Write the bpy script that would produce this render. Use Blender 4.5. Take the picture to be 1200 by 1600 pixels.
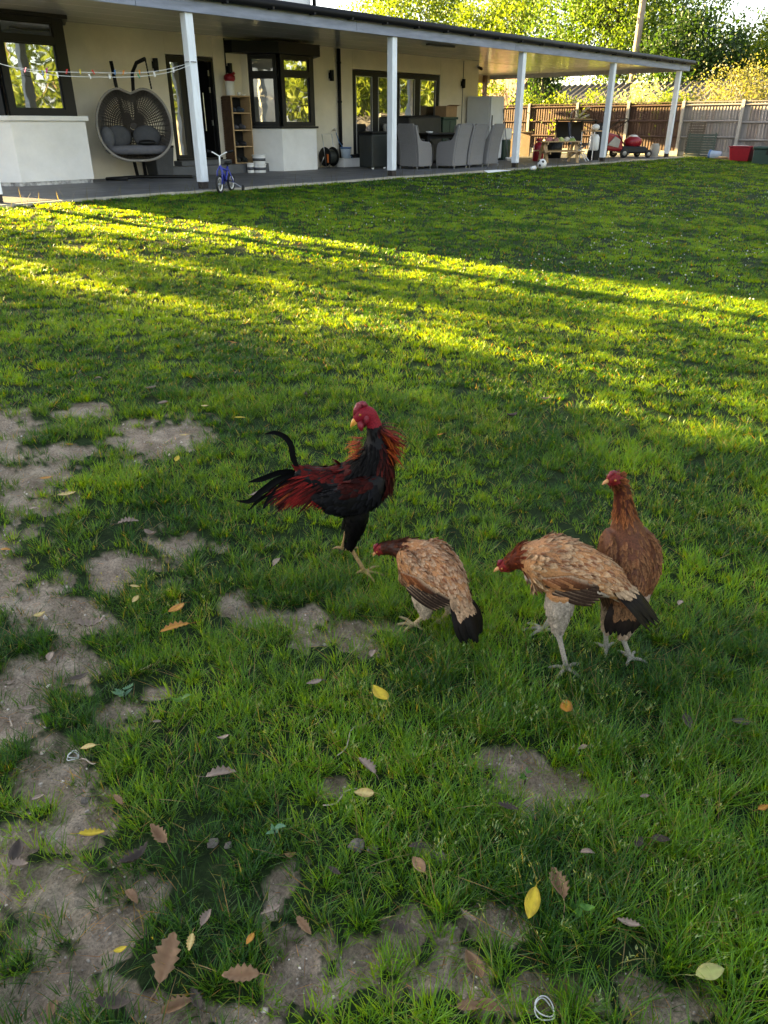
import bpy, bmesh, math, random
import numpy as np
from mathutils import Vector, Matrix, kdtree

# World frame: x runs along the house front, y into the house, z up, patio surface at z = 0.
for o in list(bpy.data.objects): bpy.data.objects.remove(o)
scene = bpy.context.scene
col = scene.collection
R = math.radians
random.seed(7); rng = np.random.default_rng(11)

# ------------------------------------------------------------------ camera, sky, sun, exposure
CAM = (-7.92, -10.92, 0.915)
cam_d = bpy.data.cameras.new('camera'); cam = bpy.data.objects.new('camera', cam_d); col.objects.link(cam)
cam.location = CAM; cam.rotation_euler = (R(90 - 27.15), 0, R(-48.3))
cam_d.sensor_fit = 'VERTICAL'; cam_d.sensor_height = 36; cam_d.sensor_width = 27
cam_d.lens = 36 * 1180 / 1600; cam_d.clip_end = 2000; cam_d.clip_start = .05
scene.camera = cam
SUN_EL = 12.5
SUN_DIR = Vector((-.225, .974, 0)).normalized()          # horizontal direction towards the sun
world = bpy.data.worlds.new('World'); scene.world = world; world.use_nodes = True
wn = world.node_tree; bg = wn.nodes['Background']
sky = wn.nodes.new('ShaderNodeTexSky'); sky.sky_type = 'NISHITA'; sky.sun_disc = False
sky.sun_elevation = R(SUN_EL); sky.sun_rotation = math.atan2(SUN_DIR.x, SUN_DIR.y)
sky.air_density = 1.0; sky.dust_density = 1.5; sky.ozone_density = 1.0
hs = wn.nodes.new('ShaderNodeHueSaturation'); hs.inputs['Saturation'].default_value = .5
wn.links.new(sky.outputs[0], hs.inputs['Color']); wn.links.new(hs.outputs[0], bg.inputs[0]); bg.inputs[1].default_value = .05
sun_d = bpy.data.lights.new('sun', 'SUN'); sun = bpy.data.objects.new('sun', sun_d); col.objects.link(sun)
sun_d.energy = 5.0; sun_d.angle = R(.55); sun_d.color = (1, .72, .28)
sv = Vector((SUN_DIR.x * math.cos(R(SUN_EL)), SUN_DIR.y * math.cos(R(SUN_EL)), math.sin(R(SUN_EL))))
sun.rotation_euler = sv.to_track_quat('Z', 'Y').to_euler(); sun.location = (-20, 60, 20)
scene.view_settings.view_transform = 'Standard'; scene.view_settings.look = 'None'
scene.view_settings.exposure = 3.95; scene.view_settings.gamma = 1.0
scene.cycles.max_bounces = 8; scene.cycles.transparent_max_bounces = 6
scene.cycles.use_denoising = True

# ------------------------------------------------------------------ materials
MATS = {}
def mat(name, c, rough=.6, var=.12, scale=8., bump=0., bscale=40., metal=0., spec=.4, c2=None, kind=None, stretch=(1, 1, 1), sheen=0):
    if name in MATS: return MATS[name]
    m = bpy.data.materials.new(name); m.use_nodes = True; MATS[name] = m
    nt = m.node_tree; b = nt.nodes['Principled BSDF']; L = nt.links
    tc = nt.nodes.new('ShaderNodeTexCoord'); mp = nt.nodes.new('ShaderNodeMapping'); L.new(tc.outputs['Object'], mp.inputs[0])
    mp.inputs['Scale'].default_value = stretch
    nz = nt.nodes.new('ShaderNodeTexNoise'); nz.inputs['Scale'].default_value = scale; nz.inputs['Detail'].default_value = 6
    nz.inputs['Roughness'].default_value = .65
    L.new(mp.outputs[0], nz.inputs['Vector'])
    cr = nt.nodes.new('ShaderNodeValToRGB'); L.new(nz.outputs['Fac'], cr.inputs[0])
    a = [max(0, x * (1 - var)) for x in c]; z = [min(1, x * (1 + var)) for x in (c2 or c)]
    cr.color_ramp.elements[0].color = (*a, 1); cr.color_ramp.elements[1].color = (*z, 1)
    cr.color_ramp.elements[0].position = .32; cr.color_ramp.elements[1].position = .68
    L.new(cr.outputs[0], b.inputs['Base Color'])
    b.inputs['Roughness'].default_value = rough; b.inputs['Metallic'].default_value = metal
    b.inputs['Specular IOR Level'].default_value = spec
    if sheen: b.inputs['Sheen Weight'].default_value = sheen
    if bump:
        n2 = nt.nodes.new('ShaderNodeTexNoise'); n2.inputs['Scale'].default_value = bscale; n2.inputs['Detail'].default_value = 5
        L.new(mp.outputs[0], n2.inputs['Vector'])
        bp = nt.nodes.new('ShaderNodeBump'); bp.inputs['Strength'].default_value = bump; bp.inputs['Distance'].default_value = .02
        L.new(n2.outputs['Fac'], bp.inputs['Height']); L.new(bp.outputs[0], b.inputs['Normal'])
    return m

def mat_attr(name, rough=.6, spec=.3, transl=0., nscale=0, namt=.3, tmul=(1, 1, 1)):
    """colour comes from the mesh's own per-piece colour attribute; optional light through thin leaves"""
    m = bpy.data.materials.new(name); m.use_nodes = True; MATS[name] = m
    nt = m.node_tree; b = nt.nodes['Principled BSDF']; L = nt.links
    at = nt.nodes.new('ShaderNodeAttribute'); at.attribute_name = 'col'
    src = at.outputs['Color']
    if nscale:
        tc = nt.nodes.new('ShaderNodeTexCoord'); nz = nt.nodes.new('ShaderNodeTexNoise'); nz.inputs['Scale'].default_value = nscale
        nz.inputs['Detail'].default_value = 4; L.new(tc.outputs['Object'], nz.inputs['Vector'])
        mr = nt.nodes.new('ShaderNodeMapRange'); mr.inputs['From Min'].default_value = .3; mr.inputs['From Max'].default_value = .7
        mr.inputs['To Min'].default_value = 1 - namt; mr.inputs['To Max'].default_value = 1 + namt; L.new(nz.outputs['Fac'], mr.inputs[0])
        mx = nt.nodes.new('ShaderNodeVectorMath'); mx.operation = 'SCALE'; L.new(src, mx.inputs[0]); L.new(mr.outputs[0], mx.inputs['Scale'])
        src = mx.outputs[0]
    L.new(src, b.inputs['Base Color']); b.inputs['Roughness'].default_value = rough; b.inputs['Specular IOR Level'].default_value = spec
    if transl:
        tr = nt.nodes.new('ShaderNodeBsdfTranslucent'); ms = nt.nodes.new('ShaderNodeMixShader'); ms.inputs[0].default_value = transl
        vm = nt.nodes.new('ShaderNodeVectorMath'); vm.operation = 'MULTIPLY'; L.new(src, vm.inputs[0]); vm.inputs[1].default_value = tmul
        L.new(vm.outputs[0], tr.inputs[0]); L.new(b.outputs[0], ms.inputs[1]); L.new(tr.outputs[0], ms.inputs[2])
        L.new(ms.outputs[0], nt.nodes['Material Output'].inputs[0])
    return m

def glass_mat(name, tint, refl, rough=.02):
    """window pane seen from outside: dark room behind, mirror-like outer skin with slight waviness"""
    m = bpy.data.materials.new(name); m.use_nodes = True; MATS[name] = m
    nt = m.node_tree; L = nt.links; b = nt.nodes['Principled BSDF']
    b.inputs['Base Color'].default_value = (*tint, 1); b.inputs['Roughness'].default_value = .3
    g = nt.nodes.new('ShaderNodeBsdfGlossy'); g.inputs['Roughness'].default_value = rough; g.inputs['Color'].default_value = (.95, .96, .97, 1)
    tc = nt.nodes.new('ShaderNodeTexCoord'); nz = nt.nodes.new('ShaderNodeTexNoise'); nz.inputs['Scale'].default_value = 2.2
    L.new(tc.outputs['Object'], nz.inputs['Vector'])
    bp = nt.nodes.new('ShaderNodeBump'); bp.inputs['Strength'].default_value = .05; bp.inputs['Distance'].default_value = .05
    L.new(nz.outputs['Fac'], bp.inputs['Height']); L.new(bp.outputs[0], g.inputs['Normal'])
    ms = nt.nodes.new('ShaderNodeMixShader'); ms.inputs[0].default_value = refl
    L.new(b.outputs[0], ms.inputs[1]); L.new(g.outputs[0], ms.inputs[2]); L.new(ms.outputs[0], nt.nodes['Material Output'].inputs[0])
    return m

M_render = mat('cream_render', (.68, .62, .51), .85, .10, 1.3, .15, 120)
M_white_render = mat('white_render', (.68, .68, .68), .85, .10, 1.6, .15, 120)
M_anth = mat('anthracite_frame', (.008, .0085, .010), .45, .15, 5, spec=.25)
M_black = mat('black_plastic', (.006, .006, .0065), .5, .2, 9, spec=.25)
M_gutter = mat('black_gutter', (.006, .006, .007), .55, .2, 4, spec=.2)
M_fascia = mat('grey_painted_timber', (.21, .23, .30), .6, .22, 2.2, .15, 25, stretch=(1, 6, 6))
M_post = mat('white_painted_post', (.70, .74, .80), .5, .10, 6, .06, 30, stretch=(3, 3, .6))
M_ceil = mat('ceiling_plastic', (.54, .52, .48), .16, .05, 1.2, .05, 6, spec=.6, stretch=(.4, 3, 1))
M_roof = mat('roofing_felt', (.014, .014, .016), .9, .25, 10, .3, 90)
M_glass = glass_mat('window_glass', (.012, .013, .012), .42)
M_glass_dim = glass_mat('window_glass_dim', (.10, .105, .10), .16)
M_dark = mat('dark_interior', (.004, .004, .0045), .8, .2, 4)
M_stone = mat('grey_step_stone', (.085, .088, .095), .7, .15, 6, .1, 60)
M_steel = mat('brushed_steel', (.55, .55, .56), .3, .08, 20, metal=1)
M_rattan = mat('grey_rattan', (.19, .185, .19), .7, .18, 60, .3, 160)
M_rattan_dk = mat('brown_grey_rattan', (.050, .043, .038), .7, .2, 50, .3, 160)
M_cush = mat('charcoal_fabric', (.045, .047, .056), .9, .15, 30, .15, 200)
M_timber = mat('pale_timber', (.40, .27, .14), .7, .2, 7, .12, 60, stretch=(1, 8, 8))
M_slat = mat('walnut_slat', (.10, .055, .030), .6, .3, 9, .1, 60)
M_white = mat('white_plastic', (.72, .72, .72), .4, .05, 6)
M_fridge = mat('white_enamel', (.62, .64, .68), .35, .04, 3)
M_blue = mat('blue_paint', (.035, .045, .30), .35, .12, 10)
M_red = mat('red_plastic', (.24, .008, .018), .4, .12, 8)
M_tyre = mat('black_rubber', (.015, .015, .016), .8, .2, 20)
M_concrete = mat('concrete', (.34, .32, .29), .9, .15, 7, .2, 80)
M_green_pl = mat('dark_green_plastic', (.018, .045, .035), .45, .2, 6)
M_card = mat('cardboard', (.30, .19, .10), .85, .12, 5)
M_brick = mat('brick', (.20, .09, .06), .9, .3, 12, .2, 50)
M_attr = mat_attr('coloured_leaf', .55, .3, .25, 25, .25)

# ------------------------------------------------------------------ mesh helpers
class MB:
    def __init__(s): s.v = []; s.f = []; s.c = []
    def add(s, vs, fs):
        k = len(s.v); s.v += [tuple(x) for x in vs]; s.f += [tuple(i + k for i in f) for f in fs]; return s
    def box(s, x0, x1, y0, y1, z0, z1):
        if x0 > x1: x0, x1 = x1, x0
        if y0 > y1: y0, y1 = y1, y0
        if z0 > z1: z0, z1 = z1, z0
        return s.add([(x0,y0,z0),(x1,y0,z0),(x1,y1,z0),(x0,y1,z0),(x0,y0,z1),(x1,y0,z1),(x1,y1,z1),(x0,y1,z1)],
                     [(0,3,2,1),(4,5,6,7),(0,1,5,4),(1,2,6,5),(2,3,7,6),(3,0,4,7)])
    def beam(s, p, q, w, h, up=(0, 0, 1)):
        p = Vector(p); q = Vector(q); t = (q - p).normalized(); u = Vector(up)
        if abs(t.dot(u)) > .98: u = Vector((1, 0, 0))
        a = t.cross(u).normalized() * (w / 2); b = a.cross(t).normalized() * (h / 2)
        return s.add([p-a-b, p+a-b, p+a+b, p-a+b, q-a-b, q+a-b, q+a+b, q-a+b],
                     [(0,1,2,3),(7,6,5,4),(4,5,1,0),(5,6,2,1),(6,7,3,2),(7,4,0,3)])
    def prism(s, poly, z0, z1):
        n = len(poly); return s.add([(x, y, z0) for x, y in poly] + [(x, y, z1) for x, y in poly],
            [tuple(range(n - 1, -1, -1)), tuple(range(n, 2 * n))] + [(i, (i + 1) % n, n + (i + 1) % n, n + i) for i in range(n)])
    def tube(s, pts, r, seg=8, closed=False):
        pts = [Vector(p) for p in pts]; n = len(pts); rs = r if hasattr(r, '__len__') else [r] * n
        vs = []; prev = None
        for i, p in enumerate(pts):
            t = (pts[(i + 1) % n] - pts[i - 1]) if closed else (pts[min(i + 1, n - 1)] - pts[max(i - 1, 0)])
            t = t.normalized()
            a = prev - t * prev.dot(t) if prev is not None else t.orthogonal()
            if a.length < 1e-6: a = t.orthogonal()
            a.normalize(); prev = a; b = t.cross(a)
            vs += [p + (a * math.cos(2 * math.pi * k / seg) + b * math.sin(2 * math.pi * k / seg)) * rs[i] for k in range(seg)]
        fs = []
        for i in range(n if closed else n - 1):
            j = (i + 1) % n
            fs += [(i*seg+k, i*seg+(k+1)%seg, j*seg+(k+1)%seg, j*seg+k) for k in range(seg)]
        if not closed: fs += [tuple(range(seg - 1, -1, -1)), tuple((n - 1) * seg + k for k in range(seg))]
        return s.add(vs, fs)
    def lathe(s, prof, c=(0, 0, 0), seg=20, axis='Z'):
        vs = []; m = len(prof)
        for r, z in prof:
            for k in range(seg):
                a = 2 * math.pi * k / seg; p = (r * math.cos(a), r * math.sin(a), z)
                if axis == 'X': p = (p[2], p[0], p[1])
                if axis == 'Y': p = (p[0], p[2], p[1])
                vs.append((p[0] + c[0], p[1] + c[1], p[2] + c[2]))
        fs = [(i*seg+k, i*seg+(k+1)%seg, (i+1)*seg+(k+1)%seg, (i+1)*seg+k) for i in range(m - 1) for k in range(seg)]
        fs += [tuple(range(seg - 1, -1, -1)), tuple((m - 1) * seg + k for k in range(seg))]
        return s.add(vs, fs)
    def ball(s, c, r, seg=12, rings=8):
        rr = r if hasattr(r, '__len__') else (r, r, r)
        prof = [(math.sin(math.pi * i / rings), -math.cos(math.pi * i / rings)) for i in range(rings + 1)]
        k = len(s.v); s.lathe([(max(a, .002), b) for a, b in prof], (0, 0, 0), seg)
        s.v[k:] = [(x * rr[0] + c[0], y * rr[1] + c[1], z * rr[2] + c[2]) for x, y, z in s.v[k:]]; return s
    def build(s, name, m, parent=None, smooth=False, bev=0, seg=2):
        me = bpy.data.meshes.new(name)
        off = parent.location if parent is not None else Vector((0, 0, 0))
        if parent is not None and parent.parent is not None: off = off + parent.parent.location
        me.from_pydata([(x - off.x, y - off.y, z - off.z) for x, y, z in s.v], [], s.f); me.update()
        bm = bmesh.new(); bm.from_mesh(me); bmesh.ops.recalc_face_normals(bm, faces=bm.faces); bm.to_mesh(me); bm.free()
        return link(name, me, m, parent, smooth, bev, seg)

def link(name, me, m, parent=None, smooth=False, bev=0, seg=2):
    o = bpy.data.objects.new(name, me); col.objects.link(o)
    if m is not None and not me.materials: me.materials.append(m)
    if parent is not None: o.parent = parent
    if smooth: me.polygons.foreach_set('use_smooth', [True] * len(me.polygons))
    if bev:
        b = o.modifiers.new('bevel', 'BEVEL'); b.width = bev; b.segments = seg; b.limit_method = 'ANGLE'; b.angle_limit = R(40)
    return o
def tag(o, label, cat, group=None, kind=None):
    if label: o['label'] = label
    if cat: o['category'] = cat
    if group: o['group'] = group
    if kind: o['kind'] = kind
    return o
def thing(name, label, cat, loc=(0, 0, 0), group=None):
    o = bpy.data.objects.new(name, None); col.objects.link(o); o.location = loc; o.empty_display_size = .1
    return tag(o, label, cat, group)
def structure(o): o['kind'] = 'structure'; return o
def kids(o): return [c for c in bpy.data.objects if c.parent == o]
def dup(root, loc, rz=None, label=None, parent=None):
    r = root.copy(); col.objects.link(r); r.location = loc
    if rz is not None: r.rotation_euler = (0, 0, rz)
    if label: r['label'] = label
    for ch in root.children:
        c = ch.copy(); col.objects.link(c); c.parent = r
        for g in ch.children:
            d = g.copy(); col.objects.link(d); d.parent = c
    return r
def place(root, loc, rz=0): root.location = loc; root.rotation_euler = (0, 0, rz); return root
def np_mesh(name, V, F, colr=None):
    """V (n,3), F (m,k) constant k faces, colr (n,3) or (n,4) per-vertex colour"""
    me = bpy.data.meshes.new(name); n = len(V); m, k = F.shape
    me.vertices.add(n); me.vertices.foreach_set('co', np.ascontiguousarray(V, np.float32).ravel())
    me.loops.add(m * k); me.loops.foreach_set('vertex_index', np.ascontiguousarray(F, np.int32).ravel())
    me.polygons.add(m); me.polygons.foreach_set('loop_start', np.arange(0, m * k, k, dtype=np.int32))
    try: me.polygons.foreach_set('loop_total', np.full(m, k, np.int32))
    except Exception: pass
    if colr is not None:
        a = me.attributes.new('col', 'FLOAT_COLOR', 'POINT'); c4 = np.ones((n, 4), np.float32); c4[:, :3] = colr[:, :3]
        a.data.foreach_set('color', c4.ravel())
    me.update(calc_edges=True); me.validate(); return me

# value noise (numpy)
_perm = rng.random((256, 256)).astype(np.float32)
def vnoise(x, y, f=1., o=1):
    out = 0; amp = 1; tot = 0
    for k in range(o):
        X = x * f + 37.3 * k; Y = y * f + 11.7 * k; xi = np.floor(X).astype(int); yi = np.floor(Y).astype(int)
        fx = X - xi; fy = Y - yi; fx = fx * fx * (3 - 2 * fx); fy = fy * fy * (3 - 2 * fy)
        g = lambda a, b: _perm[a & 255, b & 255]
        out = out + amp * ((g(xi, yi) * (1 - fx) + g(xi + 1, yi) * fx) * (1 - fy) + (g(xi, yi + 1) * (1 - fx) + g(xi + 1, yi + 1) * fx) * fy)
        tot += amp; amp *= .5; f *= 2
    return out / tot

# ------------------------------------------------------------------ terrain
FV = np.array([.7466, .665]); RV = np.array([.665, -.7466])      # away from / across the standpoint, on the ground
DIRT = np.array([(-6.06, -7.75, 0.232, 0.201), (-6.17, -7.2, 0.129, 0.105), (-6.68, -7.75, 0.163, 0.135), (-6.49, -7.61, 0.144, 0.09), (-6.59, -7.37, 0.058, 0.129), (-6.81, -7.95, 0.153, 0.097), (-6.83, -8.67, 0.135, 0.081), (-6.57, -8.64, 0.144, 0.092), (-7.13, -8.64, 0.124, 0.124), (-7.07, -8.83, 0.122, 0.074), (-7.32, -8.99, 0.109, 0.135), (-7.2, -8.99, 0.095, 0.086), (-7.39, -9.1, 0.069, 0.097), (-7.16, -9.28, 0.081, 0.08), (-7.04, -9.28, 0.052, 0.058), (-6.65, -9.12, 0.075, 0.073), (-6.6, -9.3, 0.158, 0.102), (-6.52, -9.51, 0.144, 0.076), (-6.62, -9.47, 0.101, 0.04), (-6.57, -9.62, 0.059, 0.079), (-7.45, -9.34, 0.114, 0.107), (-7.46, -9.54, 0.091, 0.075), (-7.62, -9.68, 0.108, 0.089), (-7.6, -9.81, 0.118, 0.082), (-7.68, -9.9, 0.133, 0.072), (-7.6, -9.92, 0.074, 0.063), (-7.6, -9.52, 0.044, 0.103), (-6.64, -10.23, 0.081, 0.043), (-6.63, -10.33, 0.127, 0.066), (-6.6, -10.42, 0.062, 0.03), (-7.28, -10.02, 0.041, 0.039), (-7.34, -10.19, 0.063, 0.058), (-7.31, -10.29, 0.074, 0.049), (-7.22, -10.34, 0.099, 0.057), (-7.24, -10.45, 0.106, 0.045), (-7.07, -10.45, 0.051, 0.037), (-7.09, -10.36, 0.025, 0.021), (-6.95, -10.76, 0.083, 0.029), (-7.11, -10.6, 0.071, 0.03), (-7.46, -10.2, 0.065, 0.04), (-7.54, -10.11, 0.066, 0.034), (-7.03, -10.21, 0.037, 0.022), (-6.99, -9.98, 0.062, 0.032), (-7.06, -8.38, 0.067, 0.073), (-6.79, -7.28, 0.227, 0.416), (-7.26, -8.3, 0.172, 0.31), (-7.58, -9.04, 0.165, 0.248), (-7.76, -9.52, 0.149, 0.18)])          # bare patches: x, y, half extent across, half extent along
def dirt(x, y, soft=.55):
    x = np.asarray(x, float); y = np.asarray(y, float); m = np.full_like(x, -9.); wx = x + (vnoise(x, y, 5, 2) - .5) * .16; wy = y + (vnoise(x + 9, y + 5, 5, 2) - .5) * .16
    for cx, cy, a, b in DIRT:
        r = (wx - cx) * RV[0] + (wy - cy) * RV[1]; d = (wx - cx) * FV[0] + (wy - cy) * FV[1]
        q = np.sqrt((r / a) ** 2 + (d / b) ** 2); m = np.maximum(m, 1.2 - q)
    m = m + (vnoise(x + 1, y, 9, 2) - .5) * 1.1 + (vnoise(x, y + 2, 24, 2) - .5) * 1.3 + (vnoise(x, y + 2, 60, 2) - .5) * .8
    return np.clip(m / soft + .25, 0, 1)
def terr(x, y):
    t = -.03 - .056 * np.clip(-np.asarray(y, float) - .2, 0, 9)
    return t
def terr_full(x, y):
    x = np.asarray(x, float); y = np.asarray(y, float); D = np.hypot(x - CAM[0], y - CAM[1])
    near = np.clip((7 - D) / 4, 0, 1)
    lawn = np.clip((-y - .1) / .8, 0, 1)
    dm = dirt(x, y)
    return terr(x, y) + lawn * ((vnoise(x, y, .8, 2) - .5) * .05 + near * ((vnoise(x, y, 9, 3) - .5) * .022 + dm * ((vnoise(x, y, 22, 3) - .5) * .034 + (vnoise(x+3, y, 75, 2) - .5) * .016 - .014)))

# ------------------------------------------------------------------ the setting: ground, patio
def soil_material():
    m = bpy.data.materials.new('lawn_soil'); m.use_nodes = True; nt = m.node_tree; L = nt.links; b = nt.nodes['Principled BSDF']
    at = nt.nodes.new('ShaderNodeAttribute'); at.attribute_name = 'col'
    tc = nt.nodes.new('ShaderNodeTexCoord')
    def noise(s, d=6, r=.6):
        n = nt.nodes.new('ShaderNodeTexNoise'); n.inputs['Scale'].default_value = s; n.inputs['Detail'].default_value = d; n.inputs['Roughness'].default_value = r
        L.new(tc.outputs['Object'], n.inputs['Vector']); return n
    def ramp(fac, stops):
        r = nt.nodes.new('ShaderNodeValToRGB'); L.new(fac, r.inputs[0])
        while len(r.color_ramp.elements) < len(stops): r.color_ramp.elements.new(.5)
        for e, (p, c) in zip(r.color_ramp.elements, stops): e.position = p; e.color = (*c, 1)
        return r
    n1 = noise(9); n2 = noise(130, 8, .75); n3 = noise(3)
    soil = ramp(n1.outputs['Fac'], [(.28, (.145, .112, .080)), (.5, (.265, .212, .160)), (.72, (.39, .325, .255))])
    speck = ramp(n2.outputs['Fac'], [(.30, (.35, .32, .30)), (.47, (1, 1, 1)), (.70, (1.7, 1.65, 1.6))])
    mul = nt.nodes.new('ShaderNodeMixRGB'); mul.blend_type = 'MULTIPLY'; mul.inputs[0].default_value = 1
    L.new(soil.outputs[0], mul.inputs[1]); L.new(speck.outputs[0], mul.inputs[2])
    moss = nt.nodes.new('ShaderNodeMixRGB'); mf = ramp(n3.outputs['Fac'], [(.5, (0, 0, 0)), (.75, (.35, .35, .35))]); L.new(mf.outputs[0], moss.inputs[0])
    L.new(mul.outputs[0], moss.inputs[1]); moss.inputs[2].default_value = (.12, .13, .05, 1)
    thatch = ramp(noise(35, 6, .7).outputs['Fac'], [(.35, (.006, .014, .003)), (.6, (.018, .038, .008)), (.75, (.060, .068, .025))])
    mx = nt.nodes.new('ShaderNodeMixRGB'); sep = nt.nodes.new('ShaderNodeSeparateColor'); L.new(at.outputs['Color'], sep.inputs[0])
    shp = nt.nodes.new('ShaderNodeMapRange'); shp.inputs['From Min'].default_value = .12; shp.inputs['From Max'].default_value = .75; L.new(sep.outputs[0], shp.inputs[0]); L.new(shp.outputs[0], mx.inputs[0]); L.new(thatch.outputs[0], mx.inputs[1]); L.new(moss.outputs[0], mx.inputs[2])
    L.new(mx.outputs[0], b.inputs['Base Color']); b.inputs['Roughness'].default_value = .95; b.inputs['Specular IOR Level'].default_value = .15
    bp = nt.nodes.new('ShaderNodeBump'); bp.inputs['Strength'].default_value = 1.0; bp.inputs['Distance'].default_value = .018
    L.new(noise(110, 6, .7).outputs['Fac'], bp.inputs['Height']); L.new(bp.outputs[0], b.inputs['Normal'])
    return m
def build_ground():
    yaw0 = math.atan2(FV[1], FV[0]); A = []
    a = -math.pi
    while a < math.pi:                       # finer steps towards the part of the garden that shows
        A.append(a); a += R(.22) if abs(a) < R(48) else R(5)
    A = np.array(A); rr = [.25]
    while rr[-1] < 500: rr.append(rr[-1] * (1.0105 if rr[-1] < 6 else 1.05 if rr[-1] < 40 else 1.3))
    rr = np.array(rr); nr, na = len(rr), len(A)
    X = CAM[0] + rr[:, None] * np.cos(yaw0 + A)[None]; Y = CAM[1] + rr[:, None] * np.sin(yaw0 + A)[None]
    Z = terr_full(X, Y); S = dirt(X, Y)
    V = np.stack([X, Y, Z], -1).reshape(-1, 3); i, j = np.meshgrid(np.arange(nr - 1), np.arange(na), indexing='ij'); j2 = (j + 1) % na
    F = np.stack([i * na + j, (i + 1) * na + j, (i + 1) * na + j2, i * na + j2], -1).reshape(-1, 4)
    V = np.vstack([V, [[CAM[0], CAM[1], float(terr_full(np.array(CAM[0]), np.array(CAM[1])))]]])
    colr = np.zeros((len(V), 3)); colr[:-1, 0] = S.ravel()
    me = np_mesh('lawn_ground', V, F, colr)
    me.polygons.foreach_set('use_smooth', [True] * len(me.polygons))
    return structure(link('lawn_ground', me, soil_material()))
build_ground()

def patio_material():
    m = mat('patio_slate', (.085, .088, .095), .55, .22, 3, .12, 40, c2=(.11, .112, .12)); nt = m.node_tree; L = nt.links
    b = nt.nodes['Principled BSDF']; src = b.inputs['Base Color'].links[0].from_socket
    tc = nt.nodes.new('ShaderNodeTexCoord'); br = nt.nodes.new('ShaderNodeTexBrick'); br.inputs['Scale'].default_value = 1
    br.inputs['Brick Width'].default_value = .9; br.inputs['Row Height'].default_value = .6; br.inputs['Mortar Size'].default_value = .006
    br.inputs['Color1'].default_value = (.85, .85, .85, 1); br.inputs['Color2'].default_value = (1.1, 1.1, 1.1, 1); br.inputs['Mortar'].default_value = (.55, .55, .55, 1)
    L.new(tc.outputs['Object'], br.inputs['Vector']); mx = nt.nodes.new('ShaderNodeMixRGB'); mx.blend_type = 'MULTIPLY'; mx.inputs[0].default_value = 1
    L.new(src, mx.inputs[1]); L.new(br.outputs['Color'], mx.inputs[2]); L.new(mx.outputs[0], b.inputs['Base Color']); return m
M_patio = patio_material()
mb = MB(); mb.box(-9, 18.6, -.16, 3.6, -.25, 0); mb.box(12.6, 18.6, 3.6, 7.6, -.25, 0)
structure(mb.build('patio', M_patio))
M_kerb = mat('pale_edging_stone', (.36, .33, .27), .85, .18, 6, .15, 60)
mb = MB()
for i in range(30): mb.box(-9 + i * .92, -9 + i * .92 + .915, -.262, -.164, -.25, -.006 + .004 * (i % 3))
structure(mb.build('patio_edging', M_kerb))

# ------------------------------------------------------------------ house
H = thing('house', 'cream rendered house front with dark grey bay windows, open front door and glazed patio doors', 'house', (4, 3.5, 0))
WY = 3.5
mb = MB()
for x0, x1, z0, z1 in [(-3.4, 1.93, -.2, 2.55), (1.93, 3.06, 2.13, 2.55), (1.93, 3.06, -.2, .26), (3.06, 7.13, -.2, 2.55), (7.13, 10.54, 2.1, 2.55), (7.13, 10.54, -.2, .13), (10.54, 12.3, -.2, 2.55)]:
    mb.box(x0, x1, WY, WY + .3, z0, z1)
mb.box(12.0, 12.3, WY + .3, 12, -.2, 2.55); mb.box(-3.4, -3.1, WY + .3, 12, -.2, 2.55); mb.box(-3.1, 12.0, 11.7, 12, -.2, 2.55)
mb.build('wall', M_render, H, bev=.01)
mb = MB(); mb.box(-3.38, 6.7, 4.4, 11.9, 2.72, 5.4); up = mb.build('upper_storey', M_white_render, H)
mb = MB(); mb.add([(-3.8, 4.0, 5.4), (7.0, 4.0, 5.4), (7.0, 12.3, 5.4), (-3.8, 12.3, 5.4), (-1.2, 8.1, 7.4), (4.6, 8.1, 7.4)], [(0, 1, 5, 4), (1, 2, 5), (2, 3, 4, 5), (3, 0, 4), (3, 2, 1, 0)])
mb.build('roof', mat('dark_roof_tile', (.06, .045, .04), .85, .3, 14, .3, 30), H)
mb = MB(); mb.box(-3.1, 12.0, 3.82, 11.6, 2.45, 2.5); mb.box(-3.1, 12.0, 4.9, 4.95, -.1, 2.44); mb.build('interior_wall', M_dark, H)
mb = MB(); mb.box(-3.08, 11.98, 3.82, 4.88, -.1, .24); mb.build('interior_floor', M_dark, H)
mb = MB(); mb.tube([(6.72, 4.3, 2.75), (6.72, 4.3, 5.3)], .045); mb.build('downpipe', M_black, H, True)
mb = MB(); mb.tube([(6.62, 3.44, .06), (6.62, 3.44, 2.48)], .045, 10)
for z in (.5, 1.4, 2.2): mb.lathe([(.055, z - .02), (.055, z + .02)], (6.62, 3.44, 0), 10)
mb.build('downpipe', M_black, H, True)
mb = MB(); mb.tube([(3.36, 3.485, .3), (3.36, 3.485, 2.48)], .012, 6); mb.build('cable', M_black, H)
mb = MB(); mb.tube([(11.55, 3.485, .7), (11.55, 3.485, 2.48)], .010, 6); mb.build('cable', mat('grey_conduit', (.2, .2, .2), .6), H)
mb = MB(); mb.box(11.5, 11.6, 3.44, 3.499, .68, .8); mb.build('socket_box', mat('grey_socket', (.35, .35, .36), .5), H)
mb = MB(); mb.box(3.36, 3.44, 3.44, 3.499, 1.02, 1.12); mb.build('doorbell', M_black, H)

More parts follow.
